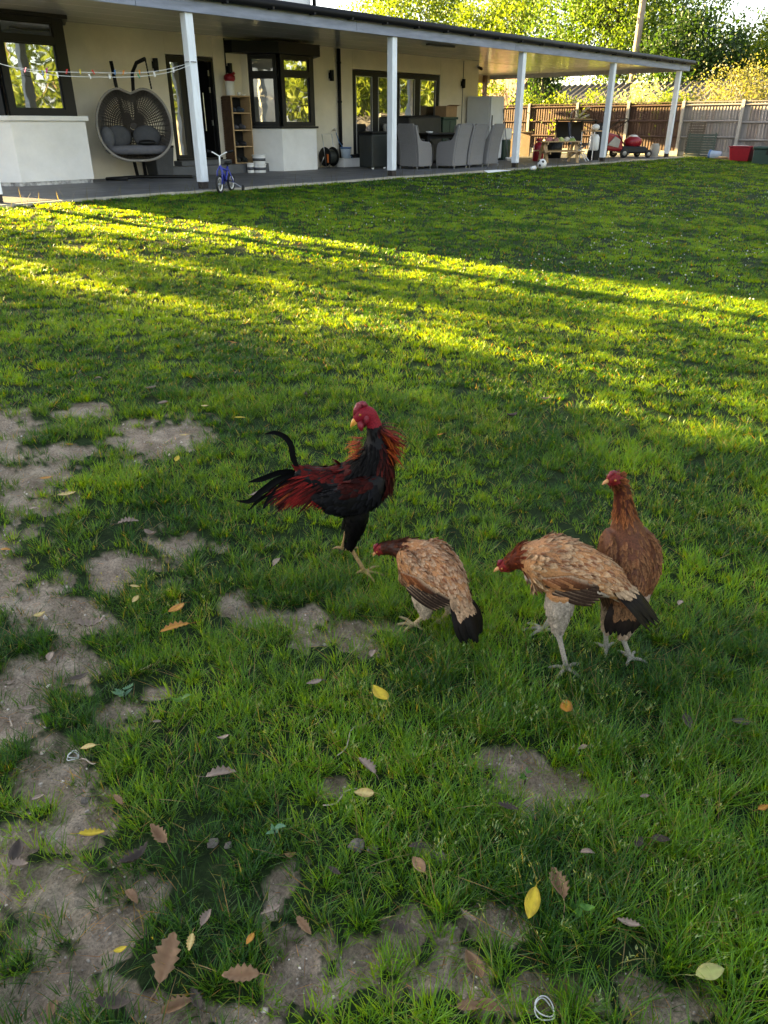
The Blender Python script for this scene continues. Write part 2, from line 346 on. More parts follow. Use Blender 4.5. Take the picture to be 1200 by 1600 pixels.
def facet(p0, p1):
    p0 = Vector((*p0, 0)); p1 = Vector((*p1, 0)); t = (p1 - p0).normalized(); o = Vector((t.y, -t.x, 0)); Ln = (p1 - p0).length
    def bx(mb, s0, s1, z0, z1, d0, d1):
        c = [p0 + t * s + o * d for s, d in ((s0, d1), (s1, d1), (s1, d0), (s0, d0))]
        return mb.prism([(v.x, v.y) for v in c], z0, z1)
    return bx, Ln
def window_part(parent, p0, p1, z0, z1, lights, depth=.07, glass=None, sub=True):
    """lights: (s0, s1, z0, z1) panes along the facet; the frame fills the rest"""
    bx, Ln = facet(p0, p1); mb = MB()
    ss = sorted({0, Ln, *[l[0] for l in lights], *[l[1] for l in lights]}); zs = sorted({z0, z1, *[l[2] for l in lights], *[l[3] for l in lights]})
    for a, b in zip(ss, ss[1:]):
        run = None
        for c, d in zip(zs, zs[1:]):
            if any(l[0] <= a and b <= l[1] and l[2] <= c and d <= l[3] for l in lights): continue
            bx(mb, a, b, c, d, 0, depth)
    fr = mb.build('window', M_anth, parent)
    for i, (a, b, c, d) in enumerate(lights):
        g = MB(); bx(g, a - .004, b + .004, c - .004, d + .004, .015, .03); g.build('pane', glass[i] if isinstance(glass, list) else (glass or M_glass), fr)
        e = MB(); w = .022
        bx(e, a, a + w, c, d, .03, .05); bx(e, b - w, b, c, d, .03, .05); bx(e, a + w, b - w, c, c + w, .03, .05); bx(e, a + w, b - w, d - w, d, .03, .05)
        e.build('bead', M_anth, fr)
    return fr

# bay by the hanging chair
b1 = [(-2.45, 3.497), (-1.72, 2.65), (-.42, 2.65), (-.02, 3.497)]
mb = MB(); mb.prism(b1, .06, .97); mb.build('bay_wall', M_white_render, H)
mb = MB(); mb.prism([(-2.40, 3.496), (-1.70, 2.675), (-.44, 2.675), (-.04, 3.496)], -.2, .06); mb.build('bay_plinth', mat('patchy_plinth', (.16, .16, .16), .9, .5, 9, .2, 40, c2=(.42, .42, .42)), H)
mb = MB(); mb.prism([(-2.52, 3.495), (-1.76, 2.59), (-.385, 2.59), (.04, 3.495)], .972, 1.045); mb.build('bay_sill', M_white_render, H, bev=.008)
window_part(H, (-1.68, 2.72), (-.54, 2.72), 1.047, 2.44, [(.10, .95, 1.14, 2.08), (.10, .95, 2.17, 2.37)])
window_part(H, (-2.30, 3.44), (-1.70, 2.74), 1.047, 2.44, [(.10, .84, 1.14, 2.08), (.10, .84, 2.17, 2.37)])
mb = MB(); mb.prism([(-.538, 2.73), (-.50, 2.73), (-.12, 3.49), (-.20, 3.49)], 1.047, 2.44); mb.build('bay_side', M_anth, H)
mb = MB(); mb.prism([(-2.5, 3.49), (-1.74, 2.62), (-.46, 2.62), (-.04, 3.49)], 2.442, 2.497); mb.build('bay_head', M_anth, H)
# bay by the shoe rack
mb = MB(); mb.prism([(3.84, 3.497), (4.27, 2.90), (5.30, 2.90), (5.62, 3.497)], -.2, .84); mb.build('bay_wall', M_white_render, H)
mb = MB(); mb.prism([(3.80, 3.495), (4.25, 2.865), (5.34, 2.865), (5.68, 3.495)], .842, .885); mb.build('bay_sill', M_anth, H)
window_part(H, (4.31, 2.95), (5.26, 2.95), .888, 2.22, [(.10, .82, .95, 1.83), (.10, .82, 1.93, 2.16)])
window_part(H, (3.92, 3.44), (4.28, 2.955), .888, 2.22, [(.06, .54, .95, 1.80), (.06, .54, 1.90, 2.16)], glass=[M_glass_dim, M_glass_dim])
mb = MB(); mb.prism([(5.27, 2.95), (5.29, 2.95), (5.58, 3.49), (5.48, 3.49)], .888, 2.22); mb.build('bay_side', M_anth, H)
mb = MB(); mb.prism([(3.36, 3.49), (3.40, 3.30), (4.20, 2.78), (5.38, 2.78), (5.78, 3.49)], 2.222, 2.44); mb.build('bay_head', M_black, H, bev=.006)
mb = MB(); mb.prism([(3.76, 3.49), (3.82, 3.49), (3.90, 3.40), (3.84, 3.40)], .888, 2.22); mb.build('bay_reveal', M_render, H)

# front door: side light, frame, leaf folded inwards
window_part(H, (1.95, 3.56), (2.34, 3.56), .262, 2.11, [(.05, .30, .34, 2.02)], .05, glass=glass_mat('side_light_glass', (.05, .05, .04), .35))
mb = MB(); mb.box(2.34, 2.40, 3.50, 3.60, .262, 2.11); mb.box(3.00, 3.05, 3.50, 3.60, .262, 2.11); mb.box(2.40, 3.00, 3.50, 3.60, 2.05, 2.11); mb.box(1.95, 3.05, 3.44, 3.62, .262, .30)
mb.build('door_frame', M_anth, H)
mb = MB(); mb.beam((2.99, 3.58, 1.17), (2.93, 4.45, 1.17), .05, 1.75); dl = mb.build('door', M_black, H)
mb = MB(); mb.tube([(2.89, 3.72, .8), (2.89, 3.72, 1.5)], .012, 6)
for z in (1.85, 1.55, .95): mb.box(2.955, 2.975, 3.56, 3.59, z - .05, z + .05)
mb.build('handle', M_steel, dl)
# glazed patio doors
trim = []
window_part(H, (7.15, 3.58), (10.52, 3.58), .132, 2.08, [(.09, .73, .24, 1.99), (.90, 1.62, .24, 1.99), (1.72, 2.38, .24, 1.99), (2.55, 3.27, .24, 1.99)], .06)
mb = MB()
for a, b in ((.09, .73), (.90, 1.62), (1.72, 2.38), (2.55, 3.27)):
    for s in (a + .028, b - .04): mb.box(7.15 + s, 7.15 + s + .012, 3.518, 3.535, .27, 1.96)
    mb.box(7.15 + a + .042, 7.15 + b - .042, 3.518, 3.535, 1.95, 1.962)
mb.build('pane_trim', mat('silver_trim', (.5, .5, .5), .4), H)
mb = MB(); mb.box(7.05, 10.6, 3.30, 3.495, .06, .125); mb.build('threshold', M_stone, H)
# outside wall lamps: each an up-and-down cylinder on a plate
def wall_lamp(x, z, label):
    t = thing('wall_lamp', label, 'wall lamp', (x, 3.5, z), 'black outside wall lamps')
    mb = MB(); mb.box(x - .04, x + .04, 3.485, 3.50, z - .06, z + .06); mb.build('back_plate', M_black, t)
    mb = MB(); mb.lathe([(.045, z - .11), (.048, z - .105), (.048, z + .105), (.045, z + .11)], (x, 3.43, 0), 14); mb.build('lamp_body', M_black, t, True)
    mb = MB(); mb.box(x - .02, x + .02, 3.47, 3.487, z - .02, z + .02); mb.build('bracket', M_black, t)
wall_lamp(1.65, 1.93, 'black wall lamp between the hanging chair and the front door')
wall_lamp(3.42, 1.93, 'black wall lamp above the shoe rack')
wall_lamp(6.37, 1.93, 'black wall lamp beside the downpipe and bay window')
wall_lamp(11.51, 1.93, 'black wall lamp between patio doors and tall fridge')
t = thing('security_camera', 'small black security camera on the house corner under the veranda ceiling', 'security camera', (12.2, 3.45, 2.35))
mb = MB(); mb.tube([(12.2, 3.5, 2.38), (12.2, 3.44, 2.38)], .03); mb.build('mount', M_white, t)
mb = MB(); mb.tube([(12.2, 3.45, 2.35), (12.12, 3.28, 2.30)], [.035, .04], 10); mb.build('camera_body', M_black, t, True)
t = thing('door_step', 'long low grey stone step in front of the open front door', 'step', (2.4, 3.2, 0))
mb = MB(); mb.box(1.45, 3.95, 3.02, 3.498, -.02, .17); mb.build('tread', M_stone, t, bev=.006)
mb = MB(); mb.box(1.85, 3.1, 3.22, 3.499, .172, .262); mb.build('upper_tread', M_stone, t, bev=.006)

# ------------------------------------------------------------------ veranda
VR = thing('veranda', 'long white posted veranda with grey fascia and black gutter along the house', 'veranda', (4, 0, 0))
xs = [-3.45, -.9, 3.52, 8.62, 13.50, 18.36]
for i, (a, b) in enumerate(zip(xs, xs[1:])):
    mb = MB(); mb.box(a + .003, b - .003, -.085, -.045, 2.375, 2.555); mb.build('fascia_board', M_fascia, VR, bev=.004)
mb = MB(); mb.box(18.325, 18.365, -.043, 7.3, 2.375, 2.555); mb.build('fascia_board', M_fascia, VR)
mb = MB(); mb.box(-3.455, -3.415, -.043, 3.48, 2.375, 2.555); mb.build('fascia_board', M_fascia, VR)
mb = MB(); mb.tube([(-3.5, -.15, 2.60), (18.45, -.15, 2.60)], .062, 10); gt = mb.build('gutter', M_gutter, VR, True)
mb = MB()
for x in np.arange(-3, 18.3, .9): mb.box(x - .02, x + .02, -.21, -.086, 2.53, 2.565)
mb.build('gutter_bracket', M_gutter, gt)
mb = MB()
mb.add([(-3.5, -.13, 2.60), (18.45, -.13, 2.60), (18.45, 4.3, 2.84), (-3.5, 4.3, 2.84), (-3.5, -.13, 2.67), (18.45, -.13, 2.67), (18.45, 4.3, 2.91), (-3.5, 4.3, 2.91)], [(0,3,2,1),(4,5,6,7),(0,1,5,4),(1,2,6,5),(2,3,7,6),(3,0,4,7)])
mb.box(6.75, 18.45, 4.31, 12.2, 2.80, 2.90)
mb.build('roof', M_roof, VR)
k = 0
for y in np.arange(-.04, 3.4, .3):
    mb = MB(); mb.box(-3.41, 18.32, y + .003, min(y + .297, 3.496), 2.50 - .001 * (k % 2), 2.52); mb.build('ceiling_board', M_ceil, VR); k += 1
for y in np.arange(3.56, 7.2, .3):
    mb = MB(); mb.box(12.31, 18.32, y + .003, min(y + .297, 7.28), 2.50 - .001 * (k % 2), 2.52); mb.build('ceiling_board', M_ceil, VR); k += 1
mb = MB(); mb.box(12.32, 18.32, 7.285, 7.36, 2.26, 2.52); mb.build('back_beam', mat('beige_timber', (.36, .30, .22), .6, .15, 3), VR)
for x, y in ((13.6, 7.2), (17.9, 7.2)):
    mb = MB(); mb.box(x - .06, x + .06, y - .06, y + .06, 0, 2.49); mb.build('back_post', M_slat, VR)
for x in (-3.3, 0, 4.6, 9.1, 13.55, 17.85):
    mb = MB(); mb.box(x - .068, x + .068, -.04, .096, .10, 2.374); p = mb.build('post', M_post, VR, bev=.008)
    mb = MB(); mb.box(x - .055, x + .055, -.03, .084, -.15, .10); mb.build('post_foot', mat('rusty_foot', (.035, .028, .024), .8, .4, 14), p)
# dark service boxes on the ceiling
for x, y in ((-.35, .45), (7.2, 1.2)):
    mb = MB(); mb.box(x, x + .9, y, y + .12, 2.465, 2.498); mb.build('ceiling_heater', mat('dim_grey_metal', (.10, .10, .10), .5), VR)

# ------------------------------------------------------------------ fences
FB = [mat('brown_fence_%d' % i, c, .85, .25, 5, .15, 40, stretch=(6, 6, .6)) for i, c in enumerate([(.062, .034, .025), (.050, .027, .020), (.078, .043, .031)])]
FG = [mat('grey_fence_%d' % i, c, .9, .22, 5, .15, 40, stretch=(6, 6, .6)) for i, c in enumerate([(.215, .20, .188), (.18, .165, .158), (.245, .225, .21), (.195, .165, .148)])]
def add_panel(F, ya, yb, mats, x=20.0, top=1.55, single=True):
    zb = float(terr(x, (ya + yb) / 2)); w = .098; n = int((yb - ya - .1) / w); sp = (yb - ya - .1) / n
    mb = MB(); mb.box(x + .0, x + .04, ya + .052, yb - .052, zb - .1, zb + .15); mb.build('gravel_board', M_concrete, F)
    key = ('board', round(top - zb, 2)); 
    for i in range(n):
        m = random.choice(mats); nm = 'board'; k2 = (m.name, round(top - zb - .15, 2))
        if k2 not in PM:
            q = MB(); hh = top - zb - .17; q.add([(-.004, -w / 2 - .004, 0), (.016, w / 2, 0), (.024, w / 2, 0), (.016, -w / 2 - .004, 0), (-.004, -w / 2 - .004, hh), (.016, w / 2, hh), (.024, w / 2, hh), (.016, -w / 2 - .004, hh)], [(0,3,2,1),(4,5,6,7),(0,1,5,4),(1,2,6,5),(2,3,7,6),(3,0,4,7)])
            me = bpy.data.meshes.new('board'); me.from_pydata(q.v, [], q.f); me.update(); me.materials.append(m); PM[k2] = me
        o = bpy.data.objects.new('board', PM[k2]); col.objects.link(o); o.parent = F
        o.location = Vector((x + .008, ya + .05 + sp * (i + .5), zb + .16 + random.uniform(-.012, .008))) - F.location
        o.rotation_euler = (random.uniform(-.004, .004), 0, random.uniform(-.03, .03))
    for z in (.5, .97, 1.44):
        mb = MB(); zz = zb + .1 + (top - zb - .1) * (z - .02) / 1.5
        mb.add([(x - .045, ya + .05, zz), (x + .003, ya + .05, zz - .035), (x + .003, ya + .05, zz + .035), (x - .045, yb - .05, zz), (x + .003, yb - .05, zz - .035), (x + .003, yb - .05, zz + .035)], [(0,1,2),(5,4,3),(0,3,4,1),(1,4,5,2),(2,5,3,0)])
        mb.build('rail', mats[0], F)
    mb = MB(); mb.box(x - .03, x + .05, ya + .05, yb - .05, top, top + .03); mb.build('capping', mats[1], F)
PM = {}
FE = thing('garden_fence', 'closeboard garden fence with concrete posts, brown boards under the veranda and grey beyond', 'fence', (20, 2, 0))
ys = [12.4, 10.45, 8.5, 6.56, 4.52, 2.55, .60, -1.33, -3.28, -5.23, -7.18, -9.1, -11.05, -13]
for i, y in enumerate(ys):
    zb = float(terr(20, y)); tp = 1.64 if y > -2 else 1.64 + .056 * (y + 2)
    mb = MB(); mb.box(19.95, 20.06, y - .05, y + .05, zb - .3, tp - .04); mb.add([(19.95, y - .05, tp - .04), (20.06, y - .05, tp - .04), (20.06, y + .05, tp - .04), (19.95, y + .05, tp - .04), (20.005, y, tp)], [(0, 1, 4), (1, 2, 4), (2, 3, 4), (3, 0, 4)])
    mb.build('post', M_concrete, FE)
    if i: add_panel(FE, y, ys[i - 1], FB if y > .3 else FG, top=1.57 if y > -4 else 1.57 + .056 * (y + 3))
# far garden boundary, only met as a reflection in the windows
F2 = thing('boundary_fence', 'long pale panel fence across the lawn, mirrored in the patio doors', 'fence', (8, -16, 0))
for i in range(11):
    x0 = -1 + i * 1.95; mb = MB(); mb.box(x0 - .05, x0 + .05, -16.05, -15.95, -.6, 1.15); mb.build('post', M_concrete, F2)
    q = MB()
    for j in range(18): q.box(x0 + .055 + j * .102, x0 + .055 + j * .102 + .096, -16.01 + .01 * (j % 2), -15.99 + .01 * (j % 2), -.53, 1.08)
    o = q.build('board_panel', FG[i % 3], F2); o['kind'] = 'stuff'

# ------------------------------------------------------------------ things on the patio
def extr(mb, poly, x0, x1):      # outline in (y, z) pulled along x
    n = len(poly); return mb.add([(x0, y, z) for y, z in poly] + [(x1, y, z) for y, z in poly], [tuple(range(n)), tuple(range(2 * n - 1, n - 1, -1))] + [(i, n + i, n + (i + 1) % n, (i + 1) % n) for i in range(n)])

# hanging double egg chair
EC = thing('hanging_chair', 'double woven grey egg chair hanging from a black stand beside the front door', 'hanging chair')
V = []; NF, NK = 64, 22
def rim(a):
    c, s = math.cos(a), math.sin(a); x = .64 * math.copysign(abs(c) ** .70, c); z = .585 * math.copysign(abs(s) ** .78, s)
    if s > 0: z -= .10 * math.exp(-(x / .17) ** 2); x *= (1 - .16 * s)
    if s < 0: x *= 1 - .12 * abs(s) ** 2
    return x, z
F_ = []
for k in range(NK):
    q = k / (NK - 1) * .985; sc = math.cos(q * math.pi / 2) ** .55; dp = math.sin(q * math.pi / 2)
    for i in range(NF):
        x, z = rim(2 * math.pi * i / NF); y = -.10 + .52 * dp - .14 * (-z) * (1 - dp) - (.02 * dp * z)
        V.append((x * sc, y, .92 + z * sc - .03 * dp))
for k in range(NK - 1):
    for i in range(NF): F_.append((k * NF + i, k * NF + (i + 1) % NF, (k + 1) * NF + (i + 1) % NF, (k + 1) * NF + i))
me = bpy.data.meshes.new('basket'); me.from_pydata(V, [], F_ + [tuple((NK - 1) * NF + i for i in range(NF))]); me.update()
o = link('basket', me, M_rattan_dk, EC); w = o.modifiers.new('weave', 'WIREFRAME'); w.thickness = .026; w.use_even_offset = False
mb = MB(); mb.tube([V[i] for i in range(NF)], .022, 8, True); mb.build('rim', mat('pale_grey_rattan', (.20, .185, .165), .6, .15, 40), EC, True)
mb = MB(); mb.ball((0, .415, .895), (.07, .016, .06), 14, 8); mb.build('basket_centre', M_rattan_dk, EC, True)
mb = MB(); mb.lathe([(.02, 0), (.50, .0), (.56, .06), (.52, .13), (.02, .15)], (0, 0, 0), 28); mb.v = [(x, y * .62 + .10, z + .44) for x, y, z in mb.v]; mb.build('seat_cushion', mat('mid_grey_fabric', (.10, .10, .115), .9, .12, 20, .1, 200), EC, True)
for x, a in ((-.30, .35), (.20, -.1)):
    mb = MB(); mb.ball((0, 0, 0), (.25, .10, .19), 16, 10); mb.v = [(xx * math.cos(a) - yy * math.sin(a) + x, xx * math.sin(a) + yy * math.cos(a) + .30, z + .72) for xx, yy, z in mb.v]; mb.build('back_cushion', mat('grey_pad_fabric', (.06, .062, .07), .9, .12, 20), EC, True)
mb = MB(); mb.ball((0, 0, 0), (.16, .09, .19), 14, 8); mb.v = [(x * .8 - .50, y + .12, z + .70) for x, y, z in mb.v]; mb.build('arm_cushion', mat('slate_pad_fabric', (.085, .088, .10), .9, .12, 20), EC, True)
mb = MB()
mb.tube([(-.62, .10, .03), (.0, .62, .03), (.95, .34, .03)], .028, 8); mb.tube([(-.62, .10, .03), (-.25, -.10, .03)], .025, 8); mb.tube([(.0, .62, .03), (.62, .80, .03)], .025, 8)
mb.build('stand_base', M_black, EC, True)
mb = MB(); mb.tube([(-.05, .55, .05), (-.14, .66, .9), (-.20, .66, 1.45), (-.24, .60, 1.93)], .032, 10); mb.build('upright', M_black, EC, True)
mb = MB(); mb.tube([(.10, .55, .05), (.08, .68, .9), (.08, .66, 1.45), (.10, .58, 1.75), (.19, .42, 1.90), (.33, .20, 1.95)], .032, 10); mb.build('upright', M_black, EC, True)
mb = MB()
for i in range(10): mb.lathe([(.008, -.026), (.014, -.013), (.014, .013), (.008, .026)], (.34 + .004 * i, .18 - .006 * i, 1.91 - i * .045), 6)
mb.build('chain', M_black, EC)
mb = MB(); mb.ball((0, 0, 0), (.16, .10, .05), 14, 8); mb.v = [(x + .18, y + .0, z + .625) for x, y, z in mb.v]; mb.build('folded_throw', M_black, EC, True)
place(EC, (.47, 2.55, 0), R(-30))

t = thing('planter', 'tapered charcoal planter box standing between hanging chair and door step', 'planter', (1.22, 3.05, 0))
mb = MB(); mb.add([(1.06, 2.90, 0), (1.40, 2.90, 0), (1.40, 3.24, 0), (1.06, 3.24, 0), (1.00, 2.84, .52), (1.44, 2.84, .52), (1.44, 3.28, .52), (1.00, 3.28, .52)], [(0,3,2,1),(4,5,6,7),(0,1,5,4),(1,2,6,5),(2,3,7,6),(3,0,4,7)]); mb.build('pot', mat('charcoal_pot', (.05, .052, .058), .6, .15, 9), t, bev=.015)
mb = MB(); mb.box(1.0, 1.44, 2.84, 3.28, .52, .56); mb.build('rim', M_black, t)
t = thing('storage_basket', 'small black open-weave basket standing on the charcoal planter', 'basket', (1.25, 3.06, .56))
mb = MB(); mb.lathe([(.10, .562), (.13, .74), (.122, .74), (.095, .58)], (1.25, 3.06, 0), 16); mb.build('bowl', M_black, t)

# shoe rack with four open cubbies and a slatted side
SR = thing('shoe_rack', 'tall walnut shoe rack with slatted side and four open shelves', 'shoe rack', (3.4, 3.3, .17))
x0, x1, y0, y1 = 3.16, 3.66, 3.16, 3.47
for i in range(26):
    z = .20 + i * .0475; mb = MB(); mb.box(x0 - .012, x0 + .004, y0, y1, z, z + .036); mb.build('slat', M_slat, SR)
mb = MB(); mb.box(x0 + .004, x0 + .02, y0 + .02, y1, .18, 1.44); mb.build('side_panel', M_slat, SR)
mb = MB(); mb.box(x1 - .02, x1, y0, y1, .18, 1.44); mb.build('side_panel', M_timber, SR)
mb = MB(); mb.box(x0 + .02, x1 - .02, y1 - .012, y1, .20, 1.42); mb.build('back_panel', M_dark, SR)
for z in (.175, .49, .80, 1.12, 1.43):
    mb = MB(); mb.box(x0 + .02, x1 - .02, y0, y1 - .014, z, z + .022); mb.build('shelf', M_timber, SR)
mb = MB(); mb.box(x0 - .012, x0 + .02, y0 - .014, y0 - .001, .18, 1.45); mb.box(x1 - .02, x1, y0 - .014, y0 - .001, .18, 1.45); mb.build('face_frame', M_timber, SR)
def shoe(x, y, z, c, label, s=1, rz=0):
    t = thing('shoe', label, 'shoe', (0, 0, 0), 'shoes on the rack'); mb = MB()
    mb.ball((0, 0, .045), (.045 * s, .12 * s, .05 * s), 12, 8); mb.v = [(a, b, max(.012, d) if b < .02 else max(.012, d * 1.25)) for a, b, d in mb.v]; mb.build('upper', mat('shoe_' + str(c), c, .6, .2, 20), t, True)
    mb = MB(); mb.prism([(.047 * s * math.cos(k * .5236), .122 * s * math.sin(k * .5236)) for k in range(12)], 0, .016); mb.build('sole', M_white if s > 1 else M_tyre, t)
    place(t, (x, y, z), rz)
for sx, z, c, lb in ((3.30, 1.142, (.05, .07, .10), 'blue-grey trainer, one of a pair on the top shelf of the rack'), (3.50, 1.142, (.05, .07, .10), 'blue-grey trainer, one of a pair on the top shelf of the rack'), (3.31, .822, (.10, .10, .12), 'grey shoe, one of a pair on the second shelf of the rack'), (3.52, .822, (.10, .10, .12), 'grey shoe, one of a pair on the second shelf of the rack'),
                     (3.30, .512, (.03, .03, .035), 'black shoe, one of a pair on the third shelf of the rack'), (3.50, .512, (.03, .03, .035), 'black shoe, one of a pair on the third shelf of the rack'), (3.32, .197, (.04, .045, .04), 'dark boot, one of a pair on the lowest shelf of the rack'), (3.52, .197, (.04, .045, .04), 'dark boot, one of a pair on the lowest shelf of the rack')):
    shoe(sx, 3.31, z, c, lb, 1, random.uniform(-.2, .2))
t = thing('feed_tub', 'white feed tub with crimson scoop lid on top of the shoe rack', 'tub', (3.27, 3.3, 1.452))
mb = MB(); mb.lathe([(.085, 1.452), (.09, 1.46), (.095, 1.70), (.085, 1.71)], (3.27, 3.3, 0), 18); mb.build('tub_body', M_white, t, True)
mb = MB(); mb.lathe([(.09, 1.705), (.12, 1.74), (.115, 1.80), (.07, 1.84), (.02, 1.845)], (3.28, 3.3, 0), 14); mb.beam((3.28, 3.3, 1.80), (3.38, 3.25, 1.86), .07, .05); mb.build('lid', M_red, t, True)
t = thing('cup', 'small white cup on the end of the shoe rack top', 'cup', (3.48, 3.28, 1.452)); mb = MB(); mb.lathe([(.03, 1.453), (.038, 1.52), (.034, 1.52), (.028, 1.46)], (3.48, 3.28, 0), 14); mb.build('cup_body', M_white, t, True)
t = thing('dish', 'flat white dish beside the cup on the shoe rack', 'dish', (3.59, 3.28, 1.452)); mb = MB(); mb.lathe([(.03, 1.453), (.06, 1.475), (.055, 1.478), (.025, 1.46)], (3.59, 3.28, 0), 14); mb.build('dish_body', M_white, t, True)

def paint_tub(x, y, r, h, label, z0=0.0):
    t = thing('paint_tub', label, 'paint tub', (x, y, z0), 'paint tubs by the step'); mb = MB()
    mb.lathe([(r * .9, z0), (r * .92, z0 + .005), (r, z0 + h * .93)], (x, y, 0), 20); mb.build('tub', M_white, t, True)
    mb = MB(); mb.lathe([(r * 1.06, z0 + h * .86), (r * 1.06, z0 + h), (r * .95, z0 + h + .004)], (x, y, 0), 20); mb.build('lid', M_white, t, True)
    mb = MB(); mb.lathe([(r * .975, z0 + h * .3), (r * .995, z0 + h * .62)], (x, y, 0), 20); mb.build('label_band', mat('dark_label', (.06, .065, .08), .5, .3, 25), t, True)
paint_tub(3.58, 2.90, .14, .17, 'wide white paint tub at the bottom of the stack by the bay')
paint_tub(3.58, 2.90, .14, .17, 'wide white paint tub stacked on another by the bay', .176)
paint_tub(3.36, 2.93, .075, .19, 'small slim white paint tub beside the stacked tubs')

# child's bicycle
BK = thing('bicycle', "child's blue bicycle with white-walled wheels and stabilisers beside the veranda post", 'bicycle')
def wheel(x, r, nm='wheel'):
    mb = MB(); mb.tube([(x + (r - .022) * math.cos(a), 0, r + (r - .022) * math.sin(a)) for a in np.linspace(0, 2 * math.pi, 28, False)], .022, 8, True); wv = mb.build(nm, M_tyre, BK, True)
    mb = MB(); mb.tube([(x + (r - .05) * math.cos(a), 0, r + (r - .05) * math.sin(a)) for a in np.linspace(0, 2 * math.pi, 28, False)], .013, 6, True); mb.build('rim', M_white, wv, True)
    mb = MB()
    for k in range(12): mb.tube([(x, 0, r), (x + (r - .05) * math.cos(k * .5236), 0, r + (r - .05) * math.sin(k * .5236))], .0035, 4)
    mb.tube([(x, -.04, r), (x, .04, r)], .015, 8); mb.build('spokes', M_steel, wv)
wheel(-.27, .155); wheel(.27, .155)
mb = MB(); mb.tube([(-.19, 0, .46), (.03, 0, .20), (.16, 0, .42)], .019, 8); mb.tube([(-.20, 0, .42), (.13, 0, .36)], .019, 8); mb.tube([(.03, .03, .20), (.27, .045, .155), (.15, .02, .38)], .010, 6); mb.tube([(.03, -.03, .20), (.27, -.045, .155), (.15, -.02, .38)], .010, 6); mb.build('frame', M_blue, BK, True)
mb = MB(); mb.tube([(-.20, 0, .44), (-.225, .045, .36), (-.27, .045, .155)], .013, 6); mb.tube([(-.20, 0, .44), (-.225, -.045, .36), (-.27, -.045, .155)], .013, 6); mb.build('fork', M_blue, BK, True)
mb = MB(); mb.tube([(-.19, 0, .45), (-.17, 0, .60)], .015, 8); mb.tube([(-.12, -.22, .68), (-.16, -.12, .66), (-.17, 0, .60), (-.16, .12, .66), (-.12, .22, .68)], .011, 8); hb = mb.build('handlebar', M_white, BK, True)
for s in (-1, 1): mb = MB(); mb.tube([(-.15, s * .14, .665), (-.115, s * .24, .685)], .018, 8); mb.build('grip', M_black, hb, True)
mb = MB(); mb.tube([(.155, 0, .38), (.17, 0, .46)], .012, 8); mb.ball((.19, 0, .48), (.12, .065, .03), 12, 6); mb.build('saddle', M_black, BK, True)
mb = MB(); mb.beam((-.05, .035, .30), (.06, .035, .22), .012, .05); mb.lathe([(.06, -.005), (.06, .005)], (.03, .04, .20), 16, 'Y'); mb.build('chain_guard', M_blue, BK)
mb = MB(); mb.tube([(.03, -.07, .20), (.03, .07, .20)], .008, 6); mb.box(0, .07, -.14, -.075, .185, .2); mb.box(0, .07, .075, .14, .205, .22); mb.build('pedals', M_black, BK)
for s in (-1, 1):
    mb = MB(); mb.tube([(.27, s * .05, .15), (.30, s * .20, .06)], .007, 6); st = mb.build('stabiliser', M_steel, BK)
    mb = MB(); mb.lathe([(.045, -.013), (.055, -.009), (.055, .009), (.045, .013)], (.30, s * .21, .056), 16, 'Y'); mb.build('stabiliser_wheel', M_tyre, st, True)
BK.scale = (.88, .88, .88); BK.location = (.12, -.40, -.045); BK.rotation_euler = (0, 0, math.atan2(.34, .58))

# clothes line and pegs
def cat(t, y, sag=.22): x = -3.3 + 3.3 * t; return (x, y, 1.70 + .05 * t - sag * (1 - (2 * t - 1) ** 2) - .02 * math.sin(t * 9))
t = thing('clothes_line', 'thin pale clothes line tied between veranda posts', 'clothes line', (-1.6, -.05, 1.7))
for y, s in ((-.075, .25), (.105, .19)):
    mb = MB(); mb.tube([cat(q, y, s) for q in np.linspace(0, 1, 24)], .0032, 5); mb.build('cord', M_white, t)
mb = MB(); mb.tube([(.08 * math.cos(a) * 1.05, .028 + .08 * math.sin(a) * 1.05, 1.752) for a in np.linspace(0, 2 * math.pi, 12, False)], .006, 5, True); mb.build('knot', M_cush, t)
pcols = {'magenta': (.45, .02, .20), 'blue': (.03, .13, .32), 'red': (.50, .02, .02), 'white': (.75, .75, .75), 'orange': (.55, .20, .03), 'green': (.03, .25, .12), 'yellow': (.55, .45, .05)}
for i, (q, y, s, cn) in enumerate([(.20, -.075, .25, 'magenta'), (.27, -.075, .25, 'blue'), (.315, .105, .19, 'magenta'), (.33, -.075, .25, 'white'), (.40, .105, .19, 'red'), (.46, .105, .19, 'yellow'), (.47, -.075, .25, 'white'), (.52, .105, .19, 'red'), (.56, -.075, .25, 'white'), (.62, .105, .19, 'blue'), (.66, .105, .19, 'orange'), (.70, -.075, .25, 'green'), (.74, .105, .19, 'orange'), (.78, -.075, .25, 'white'), (.88, -.075, .25, 'white')]):
    p = cat(q, y, s); lean = random.uniform(-.5, .5)
    t = thing('clothes_peg', '%s clothes peg clipped to the %s strand of the clothes line' % (cn, 'front' if y < 0 else 'back'), 'clothes peg', p, 'pegs on the clothes line')
    up_ = Vector((math.sin(lean), 0, math.cos(lean))); P = Vector(p)
    for sgn in (-1, 1):
        mb = MB(); mb.beam(P - up_ * .022 + Vector((0, sgn * .006, 0)), P + up_ * .038 + Vector((0, sgn * .014, 0)), .010, .007); mb.build('arm', mat('peg_' + cn, pcols[cn], .5), t)

